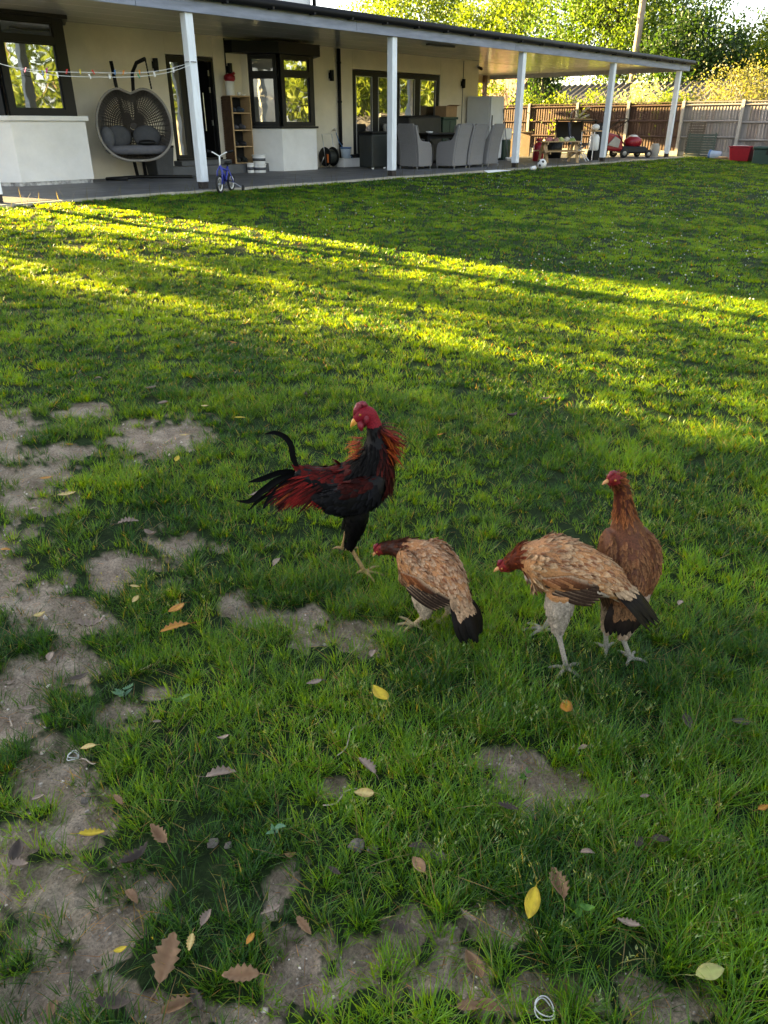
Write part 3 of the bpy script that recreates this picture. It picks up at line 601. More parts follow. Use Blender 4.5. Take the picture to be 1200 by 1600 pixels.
# hose reel, bucket, low box
t = thing('hose_reel', 'black garden hose reel on a wire cart by the bay', 'hose reel', (6.02, 3.25, 0))
for s in (-.13, .13):
    mb = MB(); mb.lathe([(.05, s - .012), (.20, s - .008), (.21, s), (.20, s + .008), (.05, s + .012)], (6.02, 3.25, .24), 22, 'X'); mb.v = mb.v; mb.build('drum_side', M_black, t, True)
mb = MB(); mb.tube([(6.02 - .11 + .22 * k / 89, 3.25 + .145 * math.cos(k * .7), .24 + .145 * math.sin(k * .7)) for k in range(90)], .016, 5); mb.build('hose', mat('dark_hose', (.03, .035, .03), .5), t, True)
mb = MB(); mb.tube([(5.86, 3.18, 0), (5.86, 3.30, .72), (6.18, 3.30, .72), (6.18, 3.18, 0)], .010, 6); mb.tube([(5.86, 3.42, 0), (5.86, 3.25, .24)], .010, 6); mb.tube([(6.18, 3.42, 0), (6.18, 3.25, .24)], .010, 6); mb.build('cart_frame', M_steel, t, True)
mb = MB(); mb.box(5.86, 5.90, 3.12, 3.16, .12, .30); mb.build('crank', mat('orange_plastic', (.5, .12, .02), .5), t)
t = thing('outdoor_tap', 'wall tap with a blue hose tail beside the downpipe', 'tap', (6.42, 3.46, .8))
mb = MB(); mb.tube([(6.42, 3.5, .8), (6.42, 3.40, .8), (6.42, 3.39, .74)], .013, 8); mb.tube([(6.38, 3.42, .83), (6.46, 3.42, .83)], .008, 6); mb.build('spout', M_steel, t, True)
mb = MB(); mb.tube([(6.42, 3.39, .74), (6.46, 3.34, .55), (6.60, 3.28, .35), (6.76, 3.22, .22), (6.72, 3.12, .17)], .010, 6); mb.build('hose_tail', mat('blue_hose', (.05, .16, .35), .5), t, True)
t = thing('low_white_box', 'long low white box against the wall beneath the bucket', 'box', (6.72, 3.2, 0)); mb = MB(); mb.box(6.35, 7.00, 3.08, 3.42, 0, .17); mb.build('box_body', M_white, t, bev=.01); mb = MB(); mb.box(6.34, 7.01, 3.07, 3.43, .171, .19); mb.build('lid', M_white, t, bev=.004)
t = thing('bucket', 'white bucket with blue rim on the low white box', 'bucket', (6.58, 3.24, .191))
mb = MB(); mb.lathe([(.10, .192), (.13, .42), (.124, .42), (.095, .21)], (6.58, 3.24, 0), 18); mb.build('pail', mat('pale_blue_plastic', (.42, .50, .60), .4), t, True)
mb = MB(); mb.lathe([(.132, .40), (.142, .41), (.142, .435), (.126, .435)], (6.58, 3.24, 0), 18); mb.build('rim', mat('blue_rim', (.05, .13, .32), .4), t, True)
t = thing('dark_brush', 'small black brush head lying on the low white box', 'brush', (6.86, 3.24, .191)); mb = MB(); mb.box(6.78, 6.95, 3.2, 3.28, .23, .27); mb.build('brush_back', M_black, t, bev=.01); mb = MB(); mb.box(6.79, 6.94, 3.205, 3.275, .191, .23); mb.build('bristles', M_tyre, t)

# rattan dining set
def dining_chair():
    t = thing('dining_chair', 'x', 'chair'); prof = [(-.29, .06), (.20, .06), (.21, .30), (.235, .50), (.275, .72), (.34, .95), (.33, 1.0), (.29, .99), (.22, .80), (.15, .68), (.06, .635), (-.18, .62), (-.25, .58), (-.285, .48), (-.30, .30)]
    for s in (-1, 1): mb = MB(); extr(mb, prof, s * .24, s * .30); mb.build('side_panel', M_rattan, t, bev=.015)
    mb = MB(); extr(mb, [(.16, .06), (.205, .06), (.215, .30), (.24, .50), (.28, .72), (.35, .98), (.37, 1.03), (.32, 1.03), (.25, .80), (.20, .55), (.17, .30)], -.238, .238); mb.build('backrest', M_rattan, t, bev=.012)
    mb = MB(); extr(mb, [(-.30, .06), (-.28, .06), (-.28, .40), (.19, .40), (.19, .43), (-.30, .43)], -.238, .238); mb.build('seat', M_rattan, t, bev=.01)
    mb = MB(); mb.box(-.235, .235, -.30, .19, .432, .52); mb.build('seat_cushion', M_cush, t, bev=.03)
    mb = MB(); extr(mb, [(.12, .522), (.20, .522), (.285, .97), (.22, .97)], -.22, .22); bc = mb.build('back_cushion', M_cush, t, bev=.025)
    for xx in (-.075, .075): mb = MB(); extr(mb, [(.10, .54), (.12, .54), (.218, .95), (.20, .95)], xx - .006, xx + .006); mb.build('seam', M_black, bc)
    for sx in (-.26, .26):
        for sy in (-.27, .22): mb = MB(); mb.tube([(sx, sy, 0), (sx, sy, .06)], [.014, .022], 8); mb.build('leg', M_steel, t)
    t['group'] = 'rattan dining chairs'; return t
ch = dining_chair(); ch['label'] = 'high-backed grey rattan armchair at the end of the dark table, side on'; ch.scale = (.97, .97, .91); place(ch, (7.0, 1.42, 0), R(90))
for x, y, rz, lb in ((7.82, .93, R(183), 'grey rattan armchair with its back to the lawn, nearest the head chair'), (8.50, .95, R(178), 'grey rattan armchair with its back to the lawn, middle of three'), (9.22, .97, R(186), 'grey rattan armchair with its back to the lawn, nearest the fridge'),
                     (7.95, 2.68, R(4), 'grey rattan armchair with charcoal cushions on the wall side of the table, nearer the door'), (8.70, 2.72, R(-3), 'grey rattan armchair with charcoal cushions on the wall side of the table, nearer the fridge'), (9.75, 2.2, R(-80), 'grey rattan armchair at the table end towards the fridge')):
    dup(ch, (x, y, 0), rz, lb)
t = thing('dining_table', 'dark rectangular dining table among the rattan chairs', 'table', (8.5, 1.8, 0))
mb = MB(); mb.box(7.45, 9.45, 1.40, 2.24, .70, .74); mb.build('table_top', M_black, t, bev=.01)
mb = MB(); mb.box(7.55, 9.35, 1.5, 2.14, .62, .70); mb.build('apron', M_black, t)
for x in (7.55, 9.35):
    for y in (1.5, 2.14): mb = MB(); mb.box(x - .04, x + .04, y - .04, y + .04, 0, .70); mb.build('leg', M_black, t)
t = thing('dish', 'small pale dish on the dark dining table', 'dish', (7.75, 1.6, .74)); mb = MB(); mb.lathe([(.07, .741), (.09, .775), (.08, .775), (.06, .75)], (7.75, 1.6, 0), 16); mb.build('dish_body', M_white, t, True)
t = thing('covered_barbecue', 'black covered barbecue against the wall behind the dining chairs', 'barbecue', (9.5, 3.2, 0))
mb = MB(); mb.add([(8.62, 2.95, .02), (10.05, 2.95, .02), (10.05, 3.44, .02), (8.62, 3.44, .02), (8.68, 3.0, 1.10), (10.0, 3.0, 1.13), (10.0, 3.42, 1.15), (8.68, 3.42, 1.12)], [(0,3,2,1),(4,5,6,7),(0,1,5,4),(1,2,6,5),(2,3,7,6),(3,0,4,7)]); mb.build('cover', mat('black_tarpaulin', (.012, .012, .013), .5, .3, 4, .4, 9), t, bev=.05)
for x in (8.7, 9.96): mb = MB(); mb.tube([(x, 3.0, .0), (x, 3.0, .06)], .03); mb.build('castor', M_black, t)
t = thing('green_cabinet', 'dark green plastic garden cabinet beside the barbecue cover', 'cabinet', (10.35, 3.2, 0))
mb = MB(); mb.box(10.08, 10.68, 3.0, 3.45, 0, 1.04); mb.build('cabinet_body', M_green_pl, t, bev=.015); mb = MB(); mb.box(10.05, 10.71, 2.97, 3.46, 1.041, 1.10); mb.build('lid', M_green_pl, t, bev=.01)
mb = MB(); mb.box(10.375, 10.385, 2.992, 3.0, .06, 1.0); mb.box(10.34, 10.355, 2.98, 2.998, .5, .62); mb.build('door_gap', M_black, t)
t = thing('cardboard_box', 'open brown cardboard box on top of the green cabinet', 'box', (10.45, 3.2, 1.101))
mb = MB(); mb.box(10.22, 10.70, 3.02, 3.40, .80, .805); mb.v = [(x, y, z + .30) for x, y, z in mb.v]
for a in ((10.22, 10.70, 3.02, 3.028), (10.22, 10.70, 3.392, 3.40), (10.22, 10.228, 3.03, 3.39), (10.692, 10.70, 3.03, 3.39)): mb.box(*a, 1.106, 1.36)
mb.build('carton', M_card, t); mb = MB(); mb.beam((10.46, 3.02, 1.362), (10.46, 2.90, 1.385), .46, .006); mb.build('flap', M_card, t)
t = thing('storage_bin', 'dark storage bin behind the veranda post beside the head chair', 'bin', (6.5, 2.1, 0))
mb = MB(); mb.box(6.18, 6.72, 2.0, 2.42, .03, .72); mb.build('bin_body', mat('dark_grey_plastic', (.02, .024, .024), .5, .2, 6), t, bev=.03); mb = MB(); mb.box(6.16, 6.74, 1.98, 2.44, .721, .78); mb.build('lid', M_black, t, bev=.02)
for x in (6.25, 6.65): mb = MB(); mb.tube([(x, 2.05, 0), (x, 2.05, .035)], .03); mb.build('castor', M_white, t)

# fridge corner
t = thing('fridge', 'tall white upright fridge at the house corner under the veranda', 'fridge', (12.2, 3.1, 0))
mb = MB(); mb.box(11.72, 12.36, 2.68, 3.44, .04, 1.62); mb.build('cabinet', M_fridge, t, bev=.02)
mb = MB(); mb.box(11.72, 12.36, 2.61, 2.675, .06, 1.62); dd = mb.build('door', M_fridge, t, bev=.015)
mb = MB(); mb.box(11.76, 11.79, 2.585, 2.608, .7, 1.15); mb.build('handle', M_black, dd, bev=.006)
mb = MB(); mb.box(11.78, 12.32, 2.66, 2.70, 0, .05); mb.build('plinth', M_black, t)
t = thing('broom', 'grey broom leaning against the tall white fridge', 'broom', (11.95, 2.3, 0))
mb = MB(); mb.tube([(12.18, 2.25, .06), (12.30, 2.60, 1.30)], .013, 8); mb.build('handle', mat('grey_pole', (.16, .16, .17), .5), t, True)
mb = MB(); mb.beam((12.03, 2.21, .075), (12.33, 2.21, .075), .05, .04); mb.build('head', M_white, t); mb = MB(); mb.beam((12.04, 2.205, .028), (12.32, 2.205, .028), .06, .055); mb.build('bristles', M_concrete, t)
t = thing('swing_bin', 'dark green bin with a white top beside the fridge', 'bin', (12.75, 2.85, 0))
mb = MB(); mb.box(12.58, 12.95, 2.68, 3.05, 0, .52); mb.build('bin_body', M_green_pl, t, bev=.03); mb = MB(); mb.box(12.57, 12.96, 2.67, 3.06, .521, .83); mb.build('bin_top', M_white, t, bev=.04)

# picnic table with clutter
PT = thing('picnic_table', "child's pale wooden picnic table with attached benches under the veranda", 'picnic table')
for i in range(5): mb = MB(); mb.box(-.55, .55, -.24 + i * .097, -.15 + i * .097, .50, .525); mb.build('plank', M_timber, PT)
for s in (-1, 1):
    for j in range(2): mb = MB(); mb.box(-.55, .55, s * .44 - .075 + j * .078, s * .44 - .002 + j * .078, .27, .295); mb.build('bench_plank', M_timber, PT)
for x in (-.42, .42):
    for s in (-1, 1): mb = MB(); mb.beam((x, s * .10, .50), (x, s * .38, .0), .035, .07, (1, 0, 0)); mb.build('leg', M_timber, PT)
    mb = MB(); mb.box(x + .02, x + .05, -.50, .50, .215, .268); mb.build('bench_bearer', M_timber, PT); mb = MB(); mb.box(x + .02, x + .05, -.24, .24, .44, .498); mb.build('top_bearer', M_timber, PT)
place(PT, (12.15, .62, 0), R(-42))
Mc = [mat('cloth_%d' % i, c, .9, .2, 15) for i, c in enumerate([(.45, .17, .16), (.42, .45, .16), (.30, .16, .12), (.55, .5, .42), (.25, .33, .10)])]
for i, (dx, dy, r, lb) in enumerate(((-.28, .05, .13, 'pink cloth heap on the small picnic table'), (.0, -.08, .12, 'yellow-green leafy bundle on the small picnic table'), (-.15, -.12, .10, 'brown crumpled bag on the small picnic table'), (.22, .06, .12, 'cream crumpled wrapper on the small picnic table'), (.32, -.08, .09, 'olive green bundle on the small picnic table'))):
    c, s = math.cos(R(-42)), math.sin(R(-42)); X, Y = 12.15 + c * dx - s * dy, .62 + s * dx + c * dy
    t = tag(None or (lambda mb: mb.build('crumpled_heap', Mc[i], None, False))((lambda m: (m.ball((X, Y, .525), (r, r * .8, r * .7), 12, 8), m)[1])(MB())), lb, 'heap', 'odds and ends on the picnic table')
    for v in t.data.vertices: v.co.z = max(v.co.z, .5255) ; v.co += Vector((random.uniform(-1, 1), random.uniform(-1, 1), random.uniform(0, 1))) * .02 * (v.co.z > .53)
# camping chair
t = thing('camping_chair', 'navy folding camping chair with silver legs by the picnic table', 'chair', (13.35, .6, 0))
mb = MB(); mb.beam((13.10, .55, .42), (13.60, .75, .40), .42, .02); mb.build('seat', mat('navy_fabric', (.012, .017, .035), .85, .2, 20), t)
mb = MB(); mb.add([(13.02, .78, .42), (13.48, .98, .42), (13.44, 1.08, .98), (12.98, .88, .98), (13.01, .80, .42), (13.47, 1.0, .42), (13.43, 1.10, .98), (12.97, .90, .98)], [(0,1,2,3),(7,6,5,4),(0,4,5,1),(2,6,7,3),(1,5,6,2),(3,7,4,0)]); mb.build('backrest', MATS['navy_fabric'], t)
for a, b in (((13.15, .30, 0), (13.05, .82, .62)), ((13.62, .48, 0), (13.50, 1.0, .62)), ((13.0, .95, 0), (13.22, .36, .45)), ((13.45, 1.12, 0), (13.66, .55, .45))): mb = MB(); mb.tube([a, b], .013, 6); mb.build('leg', M_steel, t)
# bench, barbecue trolley and jumble against the fence
t = thing('workbench', 'black metal workbench loaded with bits in front of the brown fence', 'workbench', (16.3, 2.6, 0))
mb = MB(); mb.box(15.7, 17.4, 2.3, 2.9, 1.02, 1.06); mb.build('bench_top', M_black, t); mb = MB(); mb.box(15.75, 17.35, 2.35, 2.85, .35, .38); mb.build('lower_shelf', M_black, t)
for x in (15.75, 17.35):
    for y in (2.35, 2.85): mb = MB(); mb.box(x - .025, x + .025, y - .025, y + .025, 0, 1.02); mb.build('leg', M_black, t)
mb = MB(); mb.box(15.76, 17.34, 2.84, 2.86, .4, 1.0); mb.build('back_panel', M_dark, t)
t = thing('timber_offcut', 'pale plank end lying across the workbench top', 'plank', (15.3, 2.4, 1.061)); mb = MB(); mb.beam((15.35, 2.36, 1.075), (17.2, 2.45, 1.075), .10, .025); mb.build('board', M_timber, t)
t = thing('metal_frame', 'bent grey metal frame heaped on the workbench', 'metal frame', (16.6, 2.6, 1.061)); mb = MB()
mb.tube([(16.0, 2.55, 1.08), (16.2, 2.6, 1.30), (16.5, 2.6, 1.34), (16.65, 2.6, 1.10)], .02, 6); mb.tube([(16.5, 2.65, 1.08), (16.8, 2.6, 1.22), (17.1, 2.6, 1.38), (17.3, 2.6, 1.42)], .03, 6); mb.tube([(16.6, 2.5, 1.10), (17.2, 2.55, 1.20)], .03, 6); mb.build('bent_tubes', M_concrete, t, True)
t = thing('lidded_tub', 'dark lidded tub with pale lid standing beside the workbench', 'tub', (14.6, 2.6, 0)); mb = MB(); mb.lathe([(.26, 0), (.30, .46)], (14.7, 2.3, 0), 20); mb.build('tub_body', M_black, t, True); mb = MB(); mb.lathe([(.32, .46), (.32, .50), (.27, .51)], (14.7, 2.3, 0), 20); mb.build('lid', M_concrete, t, True)
t = thing('wooden_shelf', 'pale plank shelf on trestles in front of the brown fence', 'shelf', (15.0, 4.0, 0)); mb = MB(); mb.box(14.6, 15.6, 3.6, 4.0, .68, .72); mb.build('board', M_timber, t)
for x in (14.7, 15.5): mb = MB(); mb.box(x - .03, x + .03, 3.62, 3.98, 0, .68); mb.build('trestle', M_slat, t)
t = thing('red_gas_bottle', 'red gas bottle standing behind the small picnic table', 'gas bottle', (12.3, 1.6, 0)); mb = MB(); mb.lathe([(.13, 0), (.15, .03), (.155, .34), (.12, .44), (.05, .48), (.05, .55)], (12.55, 1.5, 0), 18); mb.build('cylinder', M_red, t, True); mb = MB(); mb.lathe([(.08, .50), (.085, .58), (.075, .58)], (12.55, 1.5, 0), 14); mb.build('collar', M_red, t, True)
t = thing('side_stand', 'narrow silver-legged side stand with pale top beside the veranda post', 'stand', (14.3, .7, 0)); mb = MB(); mb.box(13.95, 14.6, .55, 1.0, .74, .77); mb.build('stand_top', M_timber, t)
for x in (13.98, 14.57):
    for y in (.58, .97): mb = MB(); mb.tube([(x, y, 0), (x, y, .74)], .014, 6); mb.build('leg', M_white, t)
t = thing('carrier_bag', 'scrunched white carrier bag on the side stand', 'bag', (14.3, .75, .771)); mb = MB(); mb.ball((14.32, .75, .85), (.15, .11, .085), 12, 8); mb.build('bag_body', M_white, t)
t = thing('gas_canister', 'white gas canister standing under the side stand', 'canister', (14.3, .55, 0)); mb = MB(); mb.lathe([(.12, .25), (.14, .28), (.14, .58), (.10, .66), (.04, .68)], (14.25, .70, 0), 16); mb.v = mb.v; mb.build('bottle', M_white, t, True); mb = MB(); mb.box(14.12, 14.38, .58, .82, 0, .25); mb.build('crate_base', M_black, t)
# lawn mower
LM = thing('lawn_mower', 'red and black petrol lawn mower parked beside the end veranda post', 'lawn mower')
mb = MB(); mb.add([(-.42, -.25, .10), (.42, -.25, .10), (.42, .25, .10), (-.42, .25, .10), (-.36, -.22, .28), (.32, -.20, .26), (.32, .20, .26), (-.36, .22, .28)], [(0,3,2,1),(4,5,6,7),(0,1,5,4),(1,2,6,5),(2,3,7,6),(3,0,4,7)]); mb.build('deck', M_black, LM, bev=.04)
mb = MB(); mb.ball((.02, 0, .36), (.24, .20, .15), 16, 10); mb.build('engine_hood', M_red, LM, True)
mb = MB(); mb.lathe([(.11, .48), (.12, .50), (.06, .53)], (.02, 0, 0), 14); mb.build('starter_cap', M_white, LM, True)
mb = MB(); extr(mb, [(0, 0), (0, 0)], 0, 0) if 0 else mb.add([(-.95, -.24, .18), (-.34, -.24, .14), (-.34, .24, .14), (-.95, .24, .18), (-.90, -.22, .62), (-.36, -.20, .50), (-.36, .20, .50), (-.90, .22, .62)], [(0,3,2,1),(4,5,6,7),(0,1,5,4),(1,2,6,5),(2,3,7,6),(3,0,4,7)]); gb = mb.build('grass_box', M_red, LM, bev=.06)
mb = MB(); mb.add([(-.80, -.255, .30), (-.50, -.255, .24), (-.46, -.255, .42), (-.62, -.255, .50), (-.80, -.23, .30), (-.50, -.23, .24), (-.46, -.23, .42), (-.62, -.23, .50)], [(0,1,2,3),(7,6,5,4),(0,4,5,1),(1,5,6,2),(2,6,7,3),(3,7,4,0)]); mb.build('side_vent', M_concrete, gb)
for x, r in ((-.34, .11), (.34, .09)):
    for s in (-1, 1):
        mb = MB(); mb.lathe([(r * .75, s * .29 - .03), (r, s * .29 - .02), (r, s * .29 + .02), (r * .75, s * .29 + .03)], (x, 0, r), 18, 'Y'); wv = mb.build('wheel', M_tyre, LM, True)
        mb = MB(); mb.lathe([(r * .5, s * .29 - .034), (r * .5, s * .29 + .034)], (x, 0, r), 14, 'Y'); mb.build('hub', M_concrete, wv, True)
mb = MB()
for s in (-1, 1): mb.tube([(-.30, s * .20, .28), (-.62, s * .22, .66), (-.30, s * .22, .86)], .014, 6)
mb.tube([(-.30, -.22, .86), (-.24, 0, .90), (-.30, .22, .86)], .016, 6); mb.build('handle', M_black, LM, True)
place(LM, (16.75, .72, 0), R(-35)); LM.scale = (1.22, 1.15, 1.2)
t = thing('stone_urn', 'weathered stone urn at the foot of the end veranda post', 'urn', (17.6, .3, 0)); mb = MB(); mb.lathe([(.10, -.06), (.12, -.02), (.15, .12), (.14, .26), (.10, .34), (.08, .35)], (17.55, .30, .04), 16); mb.build('urn_body', M_concrete, t, True); mb = MB(); mb.lathe([(.13, -.06), (.13, .0)], (17.55, .30, 0.04), 16); mb.build('foot', M_concrete, t)
t = thing('tarpaulin', 'dark tarpaulin bundle behind the lawn mower', 'tarpaulin', (16.0, 1.6, 0)); mb = MB(); mb.ball((15.8, 1.35, .35), (.40, .30, .62), 16, 12); mb.v = [(x + random.uniform(-.03, .03), y, max(z, 0) + random.uniform(-.02, .02)) for x, y, z in mb.v]; mb.build('folds', MATS['black_tarpaulin'], t)

# things along the grey fence
def slat_panel(x, y, w, h, m, label, lean=.12, rz=0):
    t = thing('slatted_panel', label, 'slatted panel', (0, 0, 0), 'slatted panels leaning on the fence'); n = int(h / .075)
    for i in range(n):
        mb = MB(); z = .03 + i * .075; mb.box(lean * z, lean * z + .018, -w / 2, w / 2, z, z + .052); mb.build('slat', m, t)
    for s in (-w / 2 + .05, w / 2 - .05): mb = MB(); mb.beam((.02, s, 0), (.02 + lean * h, s, h), .04, .03, (0, 1, 0)); mb.build('batten', m, t)
    place(t, (x, y, float(terr(x, y))), rz)
slat_panel(19.45, -.38, .95, .72, mat('dark_green_timber', (.03, .055, .05), .7, .25, 6), 'dark green slatted panel leaning low against the grey fence')
slat_panel(19.62, -.08, .55, 1.0, mat('dark_brown_timber', (.06, .05, .04), .8, .25, 6), 'taller dark brown slatted panel leaning behind the green one')
t = thing('tipped_bucket', 'blue and white bucket tipped on its side by the fence', 'bucket', (19.3, -1.0, -.07)); mb = MB(); mb.lathe([(.10, -.02), (.12, .32), (.14, .34), (.13, .34), (.11, .02)], (0, 0, 0), 18, 'Y'); mb.v = [(x + 19.3, y - 1.15, z + .05) for x, y, z in mb.v]; mb.build('pail', MATS['pale_blue_plastic'], t, True); mb = MB(); mb.lathe([(.145, .30), (.15, .36), (.12, .36)], (0, 0, 0), 18, 'Y'); mb.v = [(x + 19.3, y - 1.15, z + .05) for x, y, z in mb.v]; mb.build('rim', MATS['blue_rim'], t, True)
for i, (y, z, a) in enumerate(((-1.25, .02, .2), (-1.35, .05, -.3), (-1.2, .08, .6))):
    mb = MB(); mb.beam((19.2 - .3 * math.sin(a), y - .3 * math.cos(a), -.08 + z), (19.2 + .3 * math.sin(a), y + .3 * math.cos(a), -.08 + z), .09, .022)
    tag(mb.build('wood_offcut', M_timber), 'short wood offcut in the small heap beside the red crate', 'offcut', 'offcuts by the red crate')
t = thing('red_crate', 'red plastic storage crate standing on the lawn by the fence', 'crate', (19.2, -1.85, -.1))
mb = MB(); mb.add([(18.95, -2.13, -.1), (19.45, -2.13, -.1), (19.45, -1.57, -.1), (18.95, -1.57, -.1), (18.90, -2.18, .28), (19.50, -2.18, .28), (19.50, -1.52, .28), (18.90, -1.52, .28)], [(0,3,2,1),(0,1,5,4),(1,2,6,5),(2,3,7,6),(3,0,4,7),(4,5,6,7)]); mb.build('crate_body', M_red, t, bev=.02); mb = MB(); mb.box(18.88, 19.52, -2.20, -1.50, .281, .32); mb.build('rim', M_red, t, bev=.01)
t = thing('plastic_sheet', 'white sheet of plastic draped over the red crate', 'plastic sheet', (19.2, -1.75, .321)); mb = MB(); mb.box(18.95, 19.4, -2.0, -1.6, .321, .335); mb.v = [(x, y, z + .02 * math.sin(x * 9)) for x, y, z in mb.v]; mb.build('sheet', M_white, t)
t = thing('blue_tub', 'blue plastic tub tucked behind the red crate', 'tub', (19.6, -1.5, -.1)); mb = MB(); mb.lathe([(.17, -.1), (.20, .26), (.19, .26), (.16, -.06)], (19.66, -1.55, 0), 18); mb.build('tub_body', MATS['blue_rim'], t, True); mb = MB(); mb.lathe([(.205, .23), (.215, .27), (.195, .27)], (19.66, -1.55, 0), 18); mb.build('rim', MATS['blue_rim'], t, True)
t = thing('garden_chest', 'dark green plastic garden chest beside the red crate', 'chest', (19.1, -2.9, -.15)); mb = MB(); mb.box(18.75, 19.4, -3.6, -2.32, -.2, .24); mb.build('chest_body', M_green_pl, t, bev=.03); mb = MB(); mb.box(18.72, 19.43, -3.63, -2.29, .241, .33); mb.build('lid', M_green_pl, t, bev=.03)
for y in (-3.1, -2.75): mb = MB(); mb.box(18.715, 18.749, y - .04, y + .04, .10, .22); mb.build('latch', M_black, t)

# ball and litter on the lawn edge
t = thing('football', 'white football resting on the grass edge near the patio', 'ball', (9.6, -.42, .06)); mb = MB(); mb.ball((9.6, -.42, .075), .11, 20, 14); mb.build('ball_skin', M_white, t, True)
mb = MB()
for a, b in ((0, .6), (1.3, .5), (2.6, .6), (3.9, .5), (5.2, .6), (.6, -.4), (3.2, -.3)):
    n = Vector((math.cos(a) * math.cos(b), math.sin(a) * math.cos(b), math.sin(b))); e = n.orthogonal().normalized(); f2 = n.cross(e); c = Vector((9.6, -.42, .075)) + n * .1085
    mb.add([c + (e * math.cos(k * 1.2566) + f2 * math.sin(k * 1.2566)) * .034 + n * -.0005 for k in range(5)] + [c + n * .004], [(k, (k + 1) % 5, 5) for k in range(5)])
mb.build('patch', M_cush, t)
t = thing('paper_cup', 'white paper cup lying on the lawn near the football', 'cup', (8.7, -.72, -.04)); mb = MB(); mb.lathe([(.035, -.07), (.05, .08), (.045, .08), (.03, -.06)], (0, 0, 0), 16, 'X'); mb.v = [(x + 8.7, y - .72, z + .02) for x, y, z in mb.v]; mb.build('cup_wall', M_white, t, True); mb = MB(); mb.lathe([(.052, .076), (.054, .086), (.05, .086)], (8.7, -.72, .02), 16, 'X'); mb.v = mb.v; mb.build('cup_rim', M_white, t, True)
mb = MB(); pts = [(-.28, -.03), (-.12, -.09), (.05, -.04), (.22, -.08), (.30, .02), (.12, .07), (-.08, .05), (-.2, .09)]
zc = float(terr(6.9, -.95)) + .07; mb.add([(6.9 + x * .665 - y * .7, -.95 - x * .74 - y * .6, zc + random.uniform(0, .05)) for x, y in pts] + [(6.9, -.95, zc + .06)], [(i, (i + 1) % 8, 8) for i in range(8)])
o = mb.build('torn_paper', M_white); o.modifiers.new('thickness', 'SOLIDIFY').thickness = .003; tag(o, 'torn scrap of white paper lying on the lawn near the patio', 'paper')

# ------------------------------------------------------------------ beyond the fence
SH = thing('corrugated_shed', 'long low shed with a grey corrugated roof beyond the fence', 'shed', (28, 5, 0))
mb = MB(); mb.box(27.3, 31, .2, 11, -.3, 1.75); mb.build('wall', M_slat, SH)
q = MB(); n = 150; y0, y1 = -.2, 11.3; top = []
for i in range(n + 1):
    y = y0 + (y1 - y0) * i / n; b = .04 * math.sin(i * math.pi / 2 * 1.0); top += [(26.9, y, 1.70 + b), (29.4, y, 2.62 + b)]
q.add(top, [(2*i, 2*i+2, 2*i+3, 2*i+1) for i in range(n)]); o = q.build('roof', mat('grey_corrugated', (.075, .070, .075), .85, .3, 6, .1, 30), SH, True); o.modifiers.new('thickness', 'SOLIDIFY').thickness = .02
BG = thing('brick_outbuilding', 'brick outbuilding with a steep red-brown tiled roof seen past the fridge', 'outbuilding', (28, 13, 0))
mb = MB(); mb.box(26, 31, 11.6, 16, -.3, 1.55); mb.build('wall', M_brick, BG)
tm = mat('weathered_tile', (.20, .10, .08), .85, .35, 9, .2, 30, c2=(.33, .20, .14))
for i in range(9):
    for j in range(12):
        a = i / 9; m2 = MB(); z = 1.5 + a * 1.7; x = 25.75 + a * 2.0; y = 11.35 + j * .40 + .2 * (i % 2)
        m2.beam((x, y + .195, z), (x + .30, y + .195, z + .25), .385, .02); m2.build('roof_tile', tm, BG)
mb = MB(); mb.add([(25.8, 11.4, 1.47), (27.78, 11.4, 3.15), (29.8, 11.4, 1.47), (25.8, 16.2, 1.47), (27.78, 16.2, 3.15), (29.8, 16.2, 1.47)], [(0, 1, 2), (5, 4, 3), (0, 3, 4, 1), (1, 4, 5, 2), (2, 5, 3, 0)]); mb.build('roof_deck', M_slat, BG)
t = thing('utility_pole', 'weathered timber utility pole rising behind the veranda roof', 'utility pole', (30, 7.4, 0)); mb = MB(); mb.tube([(30, 7.4, -.5), (30.02, 7.38, 4), (30.05, 7.35, 9)], [.17, .155, .13], 12); mb.build('pole', mat('grey_pole_timber', (.26, .20, .15), .9, .2, 4, .2, 30, stretch=(6, 6, .5)), t, True)
mb = MB(); mb.box(29.95, 30.15, 6.6, 8.1, 8.4, 8.5); mb.build('cross_arm', MATS['grey_pole_timber'], t)

# ------------------------------------------------------------------ trees and shrubs
M_leaf = mat_attr('tree_leaf', .5, .3, .45, 0, tmul=(1.5, 1.55, .4))
M_bark = mat('bark', (.11, .085, .065), .9, .35, 9, .5, 30, stretch=(4, 4, .8))
M_bark_pale = mat('pale_bark', (.33, .27, .21), .9, .25, 9, .3, 30)
def leaves_mesh(C, size, cols, up=.35):
    n = len(C); d = rng.normal(size=(n, 3)); d[:, 2] -= up; d /= np.linalg.norm(d, axis=1)[:, None]
    e = rng.normal(size=(n, 3)); e -= d * (e * d).sum(1)[:, None]; e /= np.linalg.norm(e, axis=1)[:, None]
    s = size * rng.uniform(.6, 1.35, n)[:, None]; nn = np.cross(d, e)
    V = np.stack([C - d * s * .5, C + e * s * .30 + nn * s * .06, C + d * s * .5, C - e * s * .30 + nn * s * .06], 1).reshape(-1, 3)
    F = np.arange(n * 4).reshape(n, 4); return V, F, np.repeat(cols, 4, 0)
